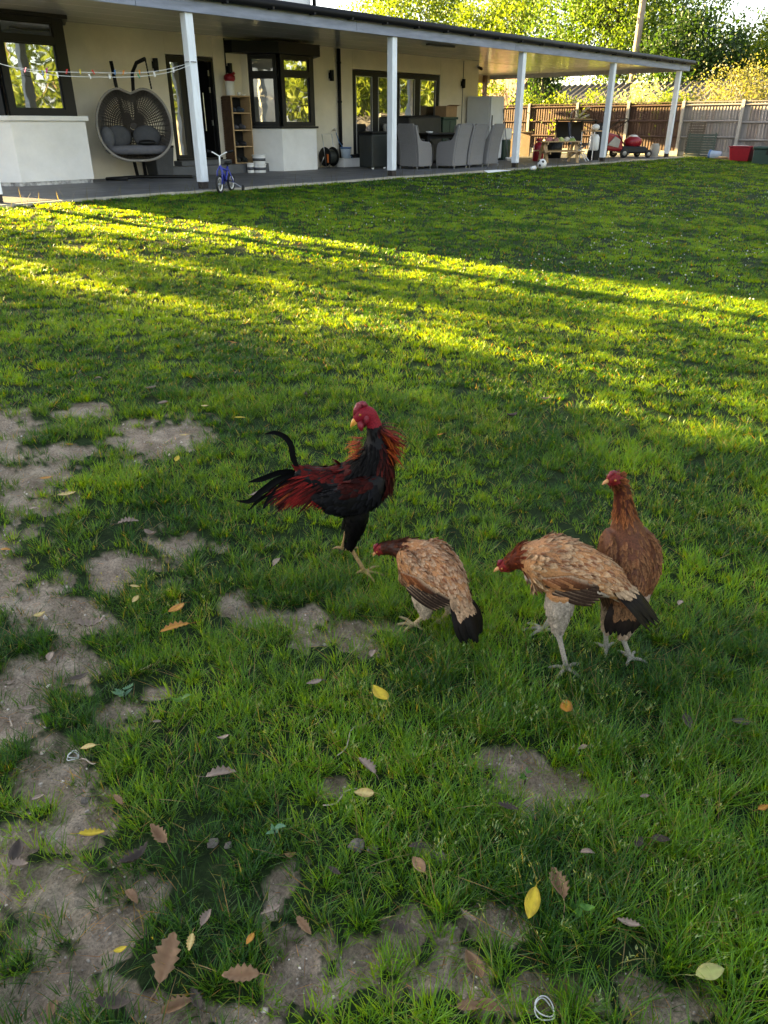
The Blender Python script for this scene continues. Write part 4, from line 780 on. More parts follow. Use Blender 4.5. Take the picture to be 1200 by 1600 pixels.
def tree(name, label, cat_, x, y, h, r, crown_z0, nclump, nleaf, size, c0, c1, group=None, rc=.55, shape=1.0, bark=None, trunk_r=.16, hollow=.35, clumps=None):
    zb = float(terr(x, y)); t = thing(name, label, cat_, (x, y, zb), group); hz = (h - crown_z0) / 2; cz = crown_z0 + hz
    C = [] if clumps is None else [(c[0], c[1], c[2]) for c in clumps]; nclump = nclump if clumps is None else len(clumps)
    while len(C) < nclump:
        p = rng.uniform(-1, 1, 3); q = np.linalg.norm(p)
        if q > 1 or q < hollow * rng.random(): continue
        wob = .75 + .5 * vnoise(np.array(p[0] * 2 + x), np.array(p[2] * 2 + y), 1.3)
        C.append((p[0] * r * wob * (1 - .3 * shape * max(p[2], 0)), p[1] * r * wob * (1 - .3 * shape * max(p[2], 0)), cz + p[2] * hz * (.85 + .3 * wob * .5)))
    C = np.array(C); k = rng.integers(0, nclump, nleaf); L = C[k] + rng.normal(size=(nleaf, 3)) * (rc * rng.uniform(.4, 1.1, (nclump, 1)) if clumps is None else np.array([[c[3]] for c in clumps]))[k]
    L[:, 2] = np.maximum(L[:, 2], .1)
    f = np.clip(rng.normal(.5, .22, nleaf) + (rng.random(nclump)[k] - .5) * .5, 0, 1)[:, None]; cols = np.array(c0) * (1 - f) + np.array(c1) * f
    V, F, cc = leaves_mesh(L, size, cols); me = np_mesh('crown', V, F, cc); link('crown', me, M_leaf, t)
    mb = MB(); top = Vector((rng.normal() * .2, rng.normal() * .2, crown_z0 + hz * 1.2))
    mb.tube([(0, 0, -.2), (.03, .02, crown_z0 * .5), (top.x * .5, top.y * .5, crown_z0 + hz * .4), top], [trunk_r, trunk_r * .85, trunk_r * .6, trunk_r * .25], 9)
    for i in range(min(16, nclump)):
        c = Vector(C[i * nclump // min(16, nclump)]); s = Vector((0, 0, max(.3, min(c.z - .4, crown_z0 + hz * .8) * random.uniform(.55, .9)))); m_ = (s + c) / 2 + Vector((0, 0, .15 * r)) * random.random()
        mb.tube([s, m_, c], [trunk_r * .38, trunk_r * .22, trunk_r * .06], 6)
    k0 = len(mb.v); me = bpy.data.meshes.new('trunk'); me.from_pydata(mb.v, [], mb.f); me.update(); link('trunk', me, bark or M_bark, t, True)
    return t
YG = ((.055, .10, .010), (.22, .26, .025)); DG = ((.012, .030, .008), (.04, .075, .018)); MG = ((.035, .075, .012), (.13, .18, .025))
tree('broadleaf_tree', 'sunlit yellow-green tree showing above the house roof end', 'tree', 38, 27, 11, 5.2, 2.5, 150, 24000, .20, *YG, 'trees beyond the garden', rc=.8)
tree('broadleaf_tree', 'bright lime-green tree between the roof and the tall tree', 'tree', 36, 18.6, 8.6, 3.6, 2.2, 120, 19000, .18, *YG, 'trees beyond the garden', rc=.7)
tree('broadleaf_tree', 'tall dense tree behind the utility pole', 'tree', 34, 10.2, 12.5, 5.0, 2.6, 240, 52000, .17, (.030, .070, .012), (.15, .21, .03), 'trees beyond the garden', rc=.8, trunk_r=.25)
tree('broadleaf_tree', 'rounded lime tree standing to the open side of the tall tree', 'tree', 36, 2.2, 5.5, 3.7, 1.2, 150, 26000, .165, *YG, 'trees beyond the garden', rc=.7)
tree('broadleaf_tree', 'dark leafy tree in front of the tall tree, over the shed', 'tree', 30.8, 4.9, 5.3, 2.3, 2.2, 60, 9000, .17, *DG, 'trees beyond the garden', rc=.5)
tree('conifer', 'narrow dark conifer behind the brown fence', 'conifer', 24, 8.4, 4.2, .75, .3, 40, 2400, .16, *DG, rc=.3, shape=2.5)
tree('twiggy_shrub', 'straw-coloured twiggy shrub rising over the grey fence', 'shrub', 23.2, .1, 2.75, 1.75, .6, 80, 9000, .085, (.10, .095, .04), (.25, .235, .12), rc=.33, bark=M_bark_pale, trunk_r=.06)
tree('flowering_shrub', 'shrub with pale silvery leaves just behind the fence', 'shrub', 21.6, 2.75, 2.35, .95, .9, 26, 1500, .11, (.20, .24, .14), (.62, .62, .50), rc=.22, trunk_r=.05, bark=M_bark_pale)
tree('sunlit_shrub', 'bright yellow-green shrub between fridge and brick outbuilding', 'shrub', 24.4, 12.1, 3.1, 1.2, .6, 26, 1900, .17, (.10, .15, .012), (.32, .32, .03), rc=.3, trunk_r=.06)
tree('bare_sapling', 'pale-stemmed sapling with few leaves behind the brown fence', 'sapling', 22.4, 9.2, 3.6, .9, 1.2, 16, 160, .14, *MG, rc=.2, bark=M_bark_pale, trunk_r=.055)
for i, (y, h, w, lb) in enumerate(((7.2, 1.95, .8, 'low bright hedge bush topping the fence behind the workbench'), (5.7, 1.9, .85, 'low bright hedge bush topping the fence beside the conifer'), (4.3, 2.0, .8, 'low green hedge bush topping the fence behind the mower'), (1.4, 1.95, .75, 'low green hedge bush topping the fence behind the end post'))):
    tree('hedge_bush', lb, 'bush', 20.85, y, h, w, .5, 26, 2200, .10, (.06, .11, .012), (.24, .27, .035), 'hedge bushes along the fence', rc=.25, trunk_r=.04)
# trees left of the house, whose shade falls across the near lawn
for x, y, h, r, z0, nc, nl, lb in ((-9.75, 8.6, 7.5, 1.45, .3, 110, 13000, 'dense dark holly tree behind the house end, shading the lawn'), (-11.7, 8.0, 8.0, 1.9, .2, 150, 18000, 'broad dark holly tree shading the near lawn'), (-14.2, 7.2, 8.0, 2.2, .2, 150, 18000, 'outermost dark holly tree of the shading row')):
    tree('holly_tree', lb, 'tree', x, y, h, r, z0, nc, nl, .22, *DG, 'holly trees beside the house', rc=.42, hollow=.1)
cl = [(-5.95, 2.86, .17), (-6.05, 3.14, .17), (-6.20, 3.0, .15), (-6.40, 2.72, .19), (-6.50, 3.05, .15), (-6.55, 2.48, .18), (-7.10, 2.70, .18), (-7.02, 3.46, .13), (-7.32, 2.84, .12), (-6.45, 3.28, .12), (-6.25, 3.66, .12), (-7.95, 3.34, .16), (-7.62, 2.92, .10), (-8.25, 3.20, .15), (-8.30, 2.60, .16), (-7.55, 2.58, .14), (-6.80, 3.72, .15), (-7.40, 3.85, .18), (-7.95, 2.45, .12), (-8.35, 2.95, .14), (-8.40, 3.50, .18), (-7.85, 3.70, .14), (-6.85, 2.40, .12), (-5.5, 3.35, .07), (-5.15, 2.95, .05)]
cl += [(random.uniform(-8.4, -5.9), random.uniform(3.95, 6.4), .24) for _ in range(22)] + [(random.uniform(-8.4, -6.2), random.uniform(1.0, 2.15), .22) for _ in range(12)]
tree('young_tree', 'loose-crowned young tree at the house end casting dappled shade', 'tree', -7.1, 9.0, 6.4, 1.2, 1.2, 1, 7000, .12, *MG, rc=.2, trunk_r=.05, clumps=[(a + 7.1, random.uniform(-.25, .25), b + .03, c) for a, b, c in cl])
# trees across the lawn, met as reflections in the windows
for x, y, h, r in ((2, -20, 8, 3.4), (8.5, -19, 7, 3.2), (14.5, -20.5, 9, 3.6), (21, -19.5, 7.5, 3.4), (28, -17, 8, 3.8), (26, -9, 7, 3.0), (24.6, -14, 6.5, 2.6), (33, -22, 10, 4.2), (36, -13, 9, 4.2)):
    tree('boundary_tree', 'sunlit yellow-green tree across the lawn, mirrored in the windows', 'tree', x, y, h, r, -.3, 90, 7000, .34, *YG, 'trees along the far side of the lawn', rc=.6)

# ------------------------------------------------------------------ grass
def project(x, y, z):
    dx, dy, dz = x - CAM[0], y - CAM[1], z - CAM[2]; a = dx * FV[0] + dy * FV[1]; r = dx * RV[0] + dy * RV[1]; p = R(27.15)
    d = a * math.cos(p) - dz * math.sin(p); u = a * math.sin(p) + dz * math.cos(p); d = np.where(d < .05, .05, d)
    return 600 + 1180 * r / d, 800 - 1180 * u / d
def blade_mesh(P, az, lean, h, w, bend, cols, rows):
    n = len(P); t = np.linspace(0, 1, rows); dx = np.stack([np.cos(az), np.sin(az), 0 * az], 1); sd = np.stack([-np.sin(az), np.cos(az), 0 * az], 1); up = np.array([0, 0, 1.])
    V = np.zeros((n, 2 * rows - 1, 3)); Cc = np.zeros((n, 2 * rows - 1, 3)); k = 0
    for i, q in enumerate(t):
        c = P + dx * (h * (lean * q + bend * q * q))[:, None] + up * (h * (q - .42 * bend * q * q * np.minimum(1, bend)))[:, None]
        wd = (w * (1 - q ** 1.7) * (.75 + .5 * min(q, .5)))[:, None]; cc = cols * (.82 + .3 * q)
        if i < rows - 1: V[:, k] = c - sd * wd; V[:, k + 1] = c + sd * wd; Cc[:, k] = cc; Cc[:, k + 1] = cc; k += 2
        else: V[:, k] = c; Cc[:, k] = cc
    m = 2 * rows - 1; T = []
    for i in range(rows - 2): a = 2 * i; T += [(a, a + 1, a + 3), (a, a + 3, a + 2)]
    T.append((m - 3, m - 2, m - 1)); F = (np.array(T)[None] + (np.arange(n) * m)[:, None, None]).reshape(-1, 3)
    return V.reshape(-1, 3), F, Cc.reshape(-1, 3)
Vs, Fs, Cs = [], [], []; off = 0
def put(V, F, Cc):
    global off
    Vs.append(V); Fs.append(F + off); Cs.append(Cc); off += len(V)
def tufts(d0, d1, per_m2, nb, hmul, wmul, rows, spread):
    n = int(per_m2 * 2.0 * (d1 * d1 - d0 * d0) / 2 * 1.15); D = np.sqrt(rng.uniform(d0 * d0, d1 * d1, n)); A = rng.uniform(-1.05, 1.05, n)
    y0 = math.atan2(FV[1], FV[0]); x = CAM[0] + D * np.cos(y0 + A); y = CAM[1] + D * np.sin(y0 + A); z = terr(x, y)
    px, py = project(x, y, z); mg = 260 if d1 < 8 else 120
    ok = (px > -mg) & (px < 1200 + mg) & (py < 1780) & (y < -.27) & (x < 19.9); x, y = x[ok], y[ok]
    dm = dirt(x, y, 1.3); px = px[ok]
    wear = np.clip((.52 - vnoise(x + 40, y + 7, 3.0, 2)) * 3.5, 0, .75) * np.clip((4.2 - np.hypot(x - CAM[0], y - CAM[1])) / 1.5, 0, 1)
    keep = rng.random(len(x)) > np.maximum(.98 * dm ** .8, wear * .5); x, y = x[keep], y[keep]; dm = dm[keep]; n = len(x); z = terr_full(x, y)
    ev = 1. if d0 < 4 else .3; hn = 1.05 + .9 * ev * (vnoise(x, y, 1.7, 2) - .5); th = hmul * hn * (1 + ev * rng.uniform(-.35, .3, n)) * (1 - .55 * dm)
    hue = np.clip((vnoise(x + 5, y + 3, 2.6, 3) - .5) * 2.0 + .45 + rng.normal(0, .2, n), 0, 1)
    cnt = np.maximum(2, (nb * rng.uniform(.5, 1.5, n) * (1 - .5 * dm)).astype(int)); idx = np.repeat(np.arange(n), cnt); m = len(idx)
    a = rng.uniform(0, 2 * math.pi, m); rad = spread * np.sqrt(rng.random(m)); P = np.stack([x[idx] + np.cos(a) * rad, y[idx] + np.sin(a) * rad, z[idx] - .004], 1)
    az = a + rng.normal(0, .8, m); lean = np.abs(rng.normal(.25, .28, m)) + .5 * rad / max(spread, 1e-6) * .5; bend = np.abs(rng.normal(.30, .28, m))
    h = th[idx] * (rng.uniform(.5, 1.25, m) if d0 < 4 else rng.uniform(.75, 1.12, m)); w = wmul * rng.uniform(.6, 1.4, m)
    f = np.clip(hue[idx] + rng.normal(0, .14, m), 0, 1)[:, None]
    c = np.array((.010, .070, .006)) * (1 - f) + np.array((.078, .255, .008)) * f
    pale = rng.random(m) < .05; c[pale] = np.array((.10, .16, .07)) * rng.uniform(.8, 1.2, (pale.sum(), 1))
    dry = rng.random(m) < .022; c[dry] = np.array((.15, .15, .075)) * rng.uniform(.6, 1.2, (dry.sum(), 1)); lean[dry] += .9
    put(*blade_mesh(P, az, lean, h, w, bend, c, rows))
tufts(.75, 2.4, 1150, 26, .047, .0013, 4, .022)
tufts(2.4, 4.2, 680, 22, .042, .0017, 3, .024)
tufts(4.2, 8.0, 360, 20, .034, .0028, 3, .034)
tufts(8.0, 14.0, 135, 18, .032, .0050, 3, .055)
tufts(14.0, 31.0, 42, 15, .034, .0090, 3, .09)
# taller wisps along the patio edge
n = 260; x = rng.uniform(-3.4, 18, n); y = rng.uniform(-.45, -.28, n); P = np.stack([x, y, terr_full(x, y)], 1)
put(*blade_mesh(P, rng.uniform(0, 6.28, n), np.abs(rng.normal(.2, .2, n)), rng.uniform(.08, .24, n), np.full(n, .0035), np.abs(rng.normal(.2, .2, n)), np.array((.055, .10, .03)) * rng.uniform(.7, 1.3, (n, 1)), 3))
# pale seed heads of meadow grass in the near right of the lawn
def seed_heads(n, x0, x1, y0_, y1_, thr):
    x = rng.uniform(x0, x1, n); y = rng.uniform(y0_, y1_, n); k = (vnoise(x, y, 1.6, 2) > thr) & (dirt(x, y) < .3); x, y = x[k], y[k]; n = len(x); z = terr_full(x, y); h = rng.uniform(.045, .085, n)
    P = np.stack([x, y, z], 1); az = rng.uniform(0, 6.28, n); put(*blade_mesh(P, az, np.full(n, .3), h, np.full(n, .0008), np.full(n, .2), np.tile(np.array((.14, .22, .07)), (n, 1)), 3))
    tip = P + np.stack([np.cos(az), np.sin(az), 0 * az], 1) * (h * .42)[:, None] + np.array([0, 0, 1]) * (h * .88)[:, None]
    idx = np.repeat(np.arange(n), 6); m = len(idx); put(*blade_mesh(tip[idx] + rng.normal(0, .007, (m, 3)), rng.uniform(0, 6.28, m), rng.uniform(.2, 1, m), rng.uniform(.005, .010, m), rng.uniform(.0011, .0022, m), np.full(m, .2), np.array((.10, .22, .12)) * rng.uniform(.7, 1.2, (m, 1)), 3))
seed_heads(2200, -7.2, -4.4, -11.3, -8.6, .50)
seed_heads(250, -7.8, -5.5, -10.5, -8.4, .58)
# dry straw and clippings lying on the bare patches
n = 9000; x = rng.uniform(-8.4, -5.2, n); y = rng.uniform(-11.0, -7.5, n); k = dirt(x, y) > .3; x, y = x[k], y[k]; n = len(x)
put(*blade_mesh(np.stack([x, y, terr_full(x, y) + .002], 1), rng.uniform(0, 6.28, n), rng.uniform(3, 7, n), rng.uniform(.003, .008, n), rng.uniform(.0005, .0011, n), np.full(n, .1), np.array((.15, .14, .10)) * rng.lognormal(0, .4, (n, 1)), 3))
V = np.vstack(Vs); F = np.vstack(Fs); Cc = np.vstack(Cs)
print('grass tris', len(F))
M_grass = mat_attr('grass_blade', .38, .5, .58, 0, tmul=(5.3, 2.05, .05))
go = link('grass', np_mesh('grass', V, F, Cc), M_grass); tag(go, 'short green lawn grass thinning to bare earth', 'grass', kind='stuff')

# white clover flowers dotted over the far lawn
n = 2200; x = rng.uniform(-2, 19.5, n); y = rng.uniform(-11.5, -.5, n); D = np.hypot(x - CAM[0], y - CAM[1])
k = (vnoise(x, y, .55, 2) > .56) & (D > 6.5); x, y = x[k], y[k]; n = len(x); z = terr_full(x, y) + rng.uniform(.03, .05, n); P = np.stack([x, y, z], 1); r = rng.uniform(.006, .011, n)[:, None]
oc = np.array([(1, 0, 0), (-1, 0, 0), (0, 1, 0), (0, -1, 0), (0, 0, 1), (0, 0, -1)]); V = (P[:, None] + oc[None] * r[:, None]).reshape(-1, 3)
T = np.array([(0, 2, 4), (2, 1, 4), (1, 3, 4), (3, 0, 4), (2, 0, 5), (1, 2, 5), (3, 1, 5), (0, 3, 5)]); F = (T[None] + (np.arange(n) * 6)[:, None, None]).reshape(-1, 3)
tag(link('clover_flowers', np_mesh('clover_flowers', V, F), mat('clover_white', (.45, .46, .42), .8)), 'tiny white clover flowers scattered over the lawn', 'flowers', kind='stuff')
# grit and small stones on the bare earth
ico = [(0, 0, 1), (.9, 0, .2), (.28, .85, .2), (-.72, .53, .2), (-.72, -.53, .2), (.28, -.85, .2), (0, 0, -.6)]
T = np.array([(0, 1, 2), (0, 2, 3), (0, 3, 4), (0, 4, 5), (0, 5, 1), (6, 2, 1), (6, 3, 2), (6, 4, 3), (6, 5, 4), (6, 1, 5)])
n = 60000; x = rng.uniform(-8.6, -4.6, n); y = rng.uniform(-11.2, -6.0, n); k = dirt(x, y) > .35; x, y = x[k], y[k]; n = len(x); z = terr_full(x, y)
s = rng.lognormal(math.log(.0018), .55, n)[:, None, None]; V = np.stack([x, y, z], 1)[:, None] + np.array(ico)[None] * s * rng.uniform(.6, 1.4, (n, 1, 3)); F = (T[None] + (np.arange(n) * 7)[:, None, None]).reshape(-1, 3)
cc = np.repeat(np.array((.30, .265, .225)) * rng.lognormal(0, .35, (n, 1)) * np.where(rng.random((n, 1)) < .06, 1.9, 1), 7, 0)
tag(link('soil_crumbs', np_mesh('soil_crumbs', V.reshape(-1, 3), F, np.clip(cc, 0, .75)), mat_attr('crumb', .9, .2)), 'soil crumbs and tiny stones on the bare earth', 'soil', kind='stuff')

# ------------------------------------------------------------------ poultry
M_feather = mat_attr('feather', .65, .06, 0, 180, .32)
M_feather_black = mat_attr('glossy_feather', .5, .08, 0, 120, .2)
M_skin = mat_attr('bird_skin', .55, .15, 0, 220, .35)
M_comb = mat('comb_red', (.15, .006, .015), .45, .3, 90, .3, 240)
M_beak = mat('beak_horn', (.48, .22, .03), .4, .2, 40)
M_eye = mat('bird_eye', (.22, .07, .01), .15, .2, 50); M_pupil = mat('pupil', (.004, .004, .004), .08)
def arr(*a): return np.array(a, float)
def nrmz(v): return v / np.maximum(np.linalg.norm(v, axis=-1, keepdims=True), 1e-9)
def catm(K, m):
    K = np.array(K, float); n = len(K); d = np.r_[0, np.cumsum(np.linalg.norm(np.diff(K[:, :3], axis=0), axis=1))]; q = np.linspace(0, d[-1], m); out = np.zeros((m, K.shape[1]))
    tg = np.gradient(K, d, axis=0)
    i = np.clip(np.searchsorted(d, q, 'right') - 1, 0, n - 2); h = (d[i + 1] - d[i]); u = ((q - d[i]) / h)[:, None]; h = h[:, None]
    return (2*u**3-3*u**2+1)*K[i] + (u**3-2*u**2+u)*h*tg[i] + (-2*u**3+3*u**2)*K[i+1] + (u**3-u**2)*h*tg[i+1], d[-1], d / d[-1]
def loft(K, S, m=70, seg=30):
    Q, Ln, kn = catm(K, m); C = Q[:, :3]; w = np.maximum(Q[:, 3], .002); h = np.maximum(Q[:, 4], .002); T = nrmz(np.gradient(C, axis=0)); S = arr(*S)
    Sd = nrmz(S - T * (T @ S)[:, None]); U = np.cross(Sd, T); a = np.linspace(0, 2 * math.pi, seg, False); ca, sa = np.cos(a), np.sin(a)
    G = C[:, None] + Sd[:, None] * (w[:, None] * ca)[..., None] + U[:, None] * (h[:, None] * sa)[..., None]
    N = nrmz(Sd[:, None] * (ca / w[:, None])[..., None] + U[:, None] * (sa / h[:, None])[..., None])
    return dict(G=G, N=N, T=T, C=C, w=w, h=h, L=Ln, sa=sa, S=Sd, U=U, kn=kn)
def grid_faces(m, seg, o=0):
    F = [(o + i*seg+k, o + i*seg+(k+1)%seg, o + (i+1)*seg+(k+1)%seg, o + (i+1)*seg+k) for i in range(m - 1) for k in range(seg)]
    return F + [tuple(o + k for k in range(seg - 1, -1, -1)), tuple(o + (m - 1) * seg + k for k in range(seg))]
class Plume:
    def __init__(s): s.r = []
    def add(s, p, d, n, L, W, lift=.12, curl=.25, cb=(.1, .1, .1), ct=None, ce=None, cup=.25):
        ct = cb if ct is None else ct; ce = ct if ce is None else ce; s.r.append((*p, *d, *n, L, W, lift, curl, *cb, *ct, *ce, cup))
    def build(s, name, m, parent):
        A = np.array(s.r); P, d, n = A[:, :3], nrmz(A[:, 3:6]), nrmz(A[:, 6:9]); L, W, lift, curl = [A[:, i:i+1] for i in (9, 10, 11, 12)]; cb, ct, ce = A[:, 13:16], A[:, 16:19], A[:, 19:22]; cup = A[:, 22:23]
        n = nrmz(n - d * (n * d).sum(1)[:, None]); sd = np.cross(d, n); ts = (0, .22, .48, .76, 1.0); wd = (.45, .9, 1, .72, .06); V = []; C = []
        for t, w in zip(ts, wd):
            c = P + d * L * t + n * L * ((lift + .055) * t - .5 * curl * t * t); colr = cb * (1 - t ** 1.6) + ct * t ** 1.6
            for q in (-1, 0, 1):
                V.append(c + sd * W * w * q - n * W * cup * abs(q)); e = .65 * abs(q) * min(1, t * 2); C.append(colr * (1 - e) + ce * e)
        V = np.stack(V, 1).reshape(-1, 3); C = np.stack(C, 1).reshape(-1, 3); T = []
        for i in range(4):
            for q in (0, 1): a = i * 3 + q; T.append((a, a + 1, a + 4, a + 3))
        F = (np.array(T)[None] + (np.arange(len(A)) * 15)[:, None, None]).reshape(-1, 4); me = np_mesh(name, V, F, np.clip(C, 0, 1)); return link(name, me, m, parent, True)
def cover(pl, lf, s0, s1, rowsp, colsp, fn, skip=None):
    m, seg = lf['G'].shape[:2]; s = s0; row = 0
    while s < s1:
        i = min(m - 1, int(s * (m - 1))); per = math.pi * (lf['w'][i] + lf['h'][i]); sp = colsp(s) if callable(colsp) else colsp; n = max(5, int(per / sp)); ph = random.random()
        for k in range(n):
            a = ((k + .5 * (row % 2) + random.uniform(-.3, .3)) / n + ph) % 1; j = int(a * seg) % seg; ii = min(m - 1, max(0, i + random.randint(-1, 1)))
            p = lf['G'][ii, j]; nn = lf['N'][ii, j]; v = fn(s, lf['sa'][j], p, nn)
            if v is None: continue
            L, W, lift, curl, cb, ct, ce = v; t = lf['G'][min(m - 1, ii + 2), j] - lf['G'][max(0, ii - 2), j]
            t = t / max(1e-6, np.linalg.norm(t)); t = t + arr(random.gauss(0, .09), random.gauss(0, .09), random.gauss(0, .09))
            pl.add(p - nn * .002, t, nn, L * random.uniform(.8, 1.2), W * random.uniform(.85, 1.15), lift, curl, cb, ct, ce)
        s += (rowsp(s) if callable(rowsp) else rowsp) / lf['L']; row += 1
def jit(c, a=.18): f = max(.3, random.gauss(1, a)); return tuple(min(1, x * f) for x in c)
def limb(pts, rad, seg=10): mb = MB(); mb.tube([tuple(p) for p in pts], rad, seg); return mb
def bird(name, label, cat_, base, K, H, legs, wings, skin_fn, group):
    """continuous body: torso, neck, head, wings, thighs, shanks and toes grown together"""
    t = thing(name, label, cat_, (0, 0, 0), group); S = np.cross((0, 0, 1.), arr(*H)); lf = loft(K, S); mb = MB(); m, seg = lf['G'].shape[:2]
    mb.add(lf['G'].reshape(-1, 3), grid_faces(m, seg)); wl = []
    for wk in wings:
        g = loft(wk, S, 30, 16); mb.add(g['G'].reshape(-1, 3), grid_faces(30, 16)); wl.append(g)
    for lg in legs:
        th, hk, ft, toes, sc = lg; th, hk, ft = map(Vector, (th, hk, ft))
        mb.tube([th + Vector((0, 0, .055)), th, th.lerp(hk, .45), th.lerp(hk, .85), hk, hk.lerp(ft, .3), ft], [.045 * sc, .044 * sc, .033 * sc, .018 * sc, .0115 * sc, .0082 * sc, .0088 * sc], 12)
        for q in toes:
            q = Vector(q); md = ft.lerp(q, .5) + Vector((0, 0, .007)); mb.tube([ft, md, q.lerp(md, .25), q], [.0078 * sc, .0062 * sc, .0052 * sc, .0022 * sc], 8)
    me = bpy.data.meshes.new('body'); me.from_pydata(mb.v, [], mb.f); me.update(); o = bpy.data.objects.new('tmp', me); col.objects.link(o)
    rm = o.modifiers.new('r', 'REMESH'); rm.mode = 'VOXEL'; rm.voxel_size = .0036; sm = o.modifiers.new('s', 'SMOOTH'); sm.iterations = 3; sm.factor = .4
    dg = bpy.context.evaluated_depsgraph_get(); bm = bpy.data.meshes.new_from_object(o.evaluated_get(dg)); bpy.data.objects.remove(o); bm.name = 'body'
    n = len(bm.vertices); co = np.zeros(n * 3, np.float32); bm.vertices.foreach_get('co', co); co = co.reshape(-1, 3); c = np.ones((n, 4), np.float32); c[:, :3] = skin_fn(co, lf)
    at = bm.attributes.new('col', 'FLOAT_COLOR', 'POINT'); at.data.foreach_set('color', c.ravel()); link('body', bm, M_skin, t, True)
    return t, lf, wl
def finish(t, base, rz=-48.3): place(t, (base[0], base[1], float(terr(base[0], base[1])) + .004), R(rz)); return t
def spine_pos(co, lf):
    kd = kdtree.KDTree(len(lf['C']))
    for i, p in enumerate(lf['C']): kd.insert(p, i)
    kd.balance(); return np.array([kd.find(p)[1] for p in co]) / (len(lf['C']) - 1)
def quill(pl, pts, W, cb, ct):       # a long curved feather as its own ribbon part
    Q, Ln, _ = catm(np.array(pts, float), 14); T = nrmz(np.gradient(Q, axis=0)); sd = nrmz(np.cross(T, pl)); V = []; C = []
    for i in range(14):
        q = i / 13; w = W * min(1, .35 + 3 * q) * (1 - max(0, q - .72) ** 1.5 * 5.6); c = np.array(cb) * (1 - q) + np.array(ct) * q; nn = np.cross(sd[i], T[i])
        for k in (-1, 0, 1): V.append(Q[i] + sd[i] * w * k - nn * abs(k) * w * .35 + nn * .0006); C.append(c * (1.15 if k == 0 else .9))
    F = np.array([(i*3+k, i*3+k+1, i*3+k+4, i*3+k+3) for i in range(13) for k in (0, 1)]); return np_mesh('tail_feather', np.array(V), F, np.array(C))
def eye(t, c, r): mb = MB(); mb.ball(c, r, 12, 8); e = mb.build('eye', M_eye, t, True); mb = MB(); d = Vector((c[0], c[1], c[2])); return e

# --- the rooster
BLK = (.0018, .0015, .0016); RED = (.085, .005, .004); ORG = (.30, .060, .010); FLESH = (.15, .006, .013); LEG = (.26, .165, .075)
K = [(-.050, -.014, .577, .008, .009), (-.043, -.010, .588, .016, .018), (-.030, -.003, .601, .022, .026), (-.010, .002, .600, .022, .026), (.006, .003, .572, .021, .025), (.016, .002, .530, .027, .031), (.022, 0, .480, .045, .050), (.010, 0, .425, .066, .070), (-.018, 0, .366, .080, .090), (-.072, 0, .325, .086, .098), (-.140, 0, .330, .074, .082), (-.205, 0, .358, .050, .052), (-.262, 0, .385, .022, .032)]
legs = [((-.045, -.045, .250), (-.078, -.040, .122), (-.024, -.035, .012), [(.048, -.050, .004), (.012, -.095, .004), (.030, .020, .004), (-.062, -.040, .006)], .9),
        ((-.055, .045, .250), (-.092, .085, .130), (-.115, .135, .012), [(-.050, .150, .004), (-.065, .105, .004), (-.065, .19, .004), (-.155, .14, .006)], .85)]
wings = [[(.035, s * .066, .400, .012, .020), (.010, s * .082, .375, .020, .045), (-.050, s * .092, .340, .022, .058), (-.120, s * .090, .320, .016, .045), (-.185, s * .070, .322, .008, .020)] for s in (-1, 1)]
def rooster_skin(co, lf):
    s = spine_pos(co, lf); c = np.tile(np.array(BLK), (len(co), 1)); c[(s < .185) & (co[:, 2] > .555)] = FLESH; lo = co[:, 2] < .128; c[lo] = LEG; return c
t, lf, wl = bird('rooster', 'black rooster with deep red saddle and neck feathers standing upright, head turned back', 'rooster', None, K, (1, 0, 0), legs, wings, rooster_skin, None)
pl = Plume()
def f_neck(s, dz, p, n):
    f = (s - .27) / .2; c = jit(BLK) if random.random() < .72 or n[0] < .2 else jit((.035, .004, .003), .4)
    return (.036 + .026 * f, .0050, .17, .22, c, jit((.030, .004, .003), .4) if n[0] > .1 else jit(BLK), None)
cover(pl, lf, .185, .50, .009, .0085, f_neck)
def f_body(s, dz, p, n):
    if p[2] < .30 and abs(p[1]) < .03 and p[0] < -.16: pass
    c = jit(BLK, .3); ct = c
    if dz > .55 and s > .55: c = jit((.03, .004, .003), .3); ct = jit((.055, .004, .003), .25)
    if random.random() < .012 and p[0] > -.05: ct = (.42, .40, .38)
    return (.034, .0095, .09, .20, c, ct, None)
cover(pl, lf, .46, .97, .0095, .0098, f_body)
for g in wl: cover(pl, g, .05, .9, .011, .012, lambda s, dz, p, n: (.045, .012, .07, .16, *((jit((.010, .002, .002), .3), jit((.026, .003, .002), .4), None) if (s < .45 and dz > .25) else (jit(BLK, .3), jit((.005, .005, .006), .3), None))))
for sg in (-1, 1):                    # thighs
    for i in range(120):
        th, hk = Vector(legs[0 if sg < 0 else 1][0]), Vector(legs[0 if sg < 0 else 1][1]); q = random.random() * .95; a = random.uniform(0, 6.28); ax = (hk - th).normalized(); e = ax.orthogonal().normalized(); n = e * math.cos(a) + ax.cross(e) * math.sin(a); r = .042 * (1 - q) + .014 * q
        pl.add(th.lerp(hk, q) + n * r, ax, n, .034, .010, .05, .2, jit(BLK, .3))
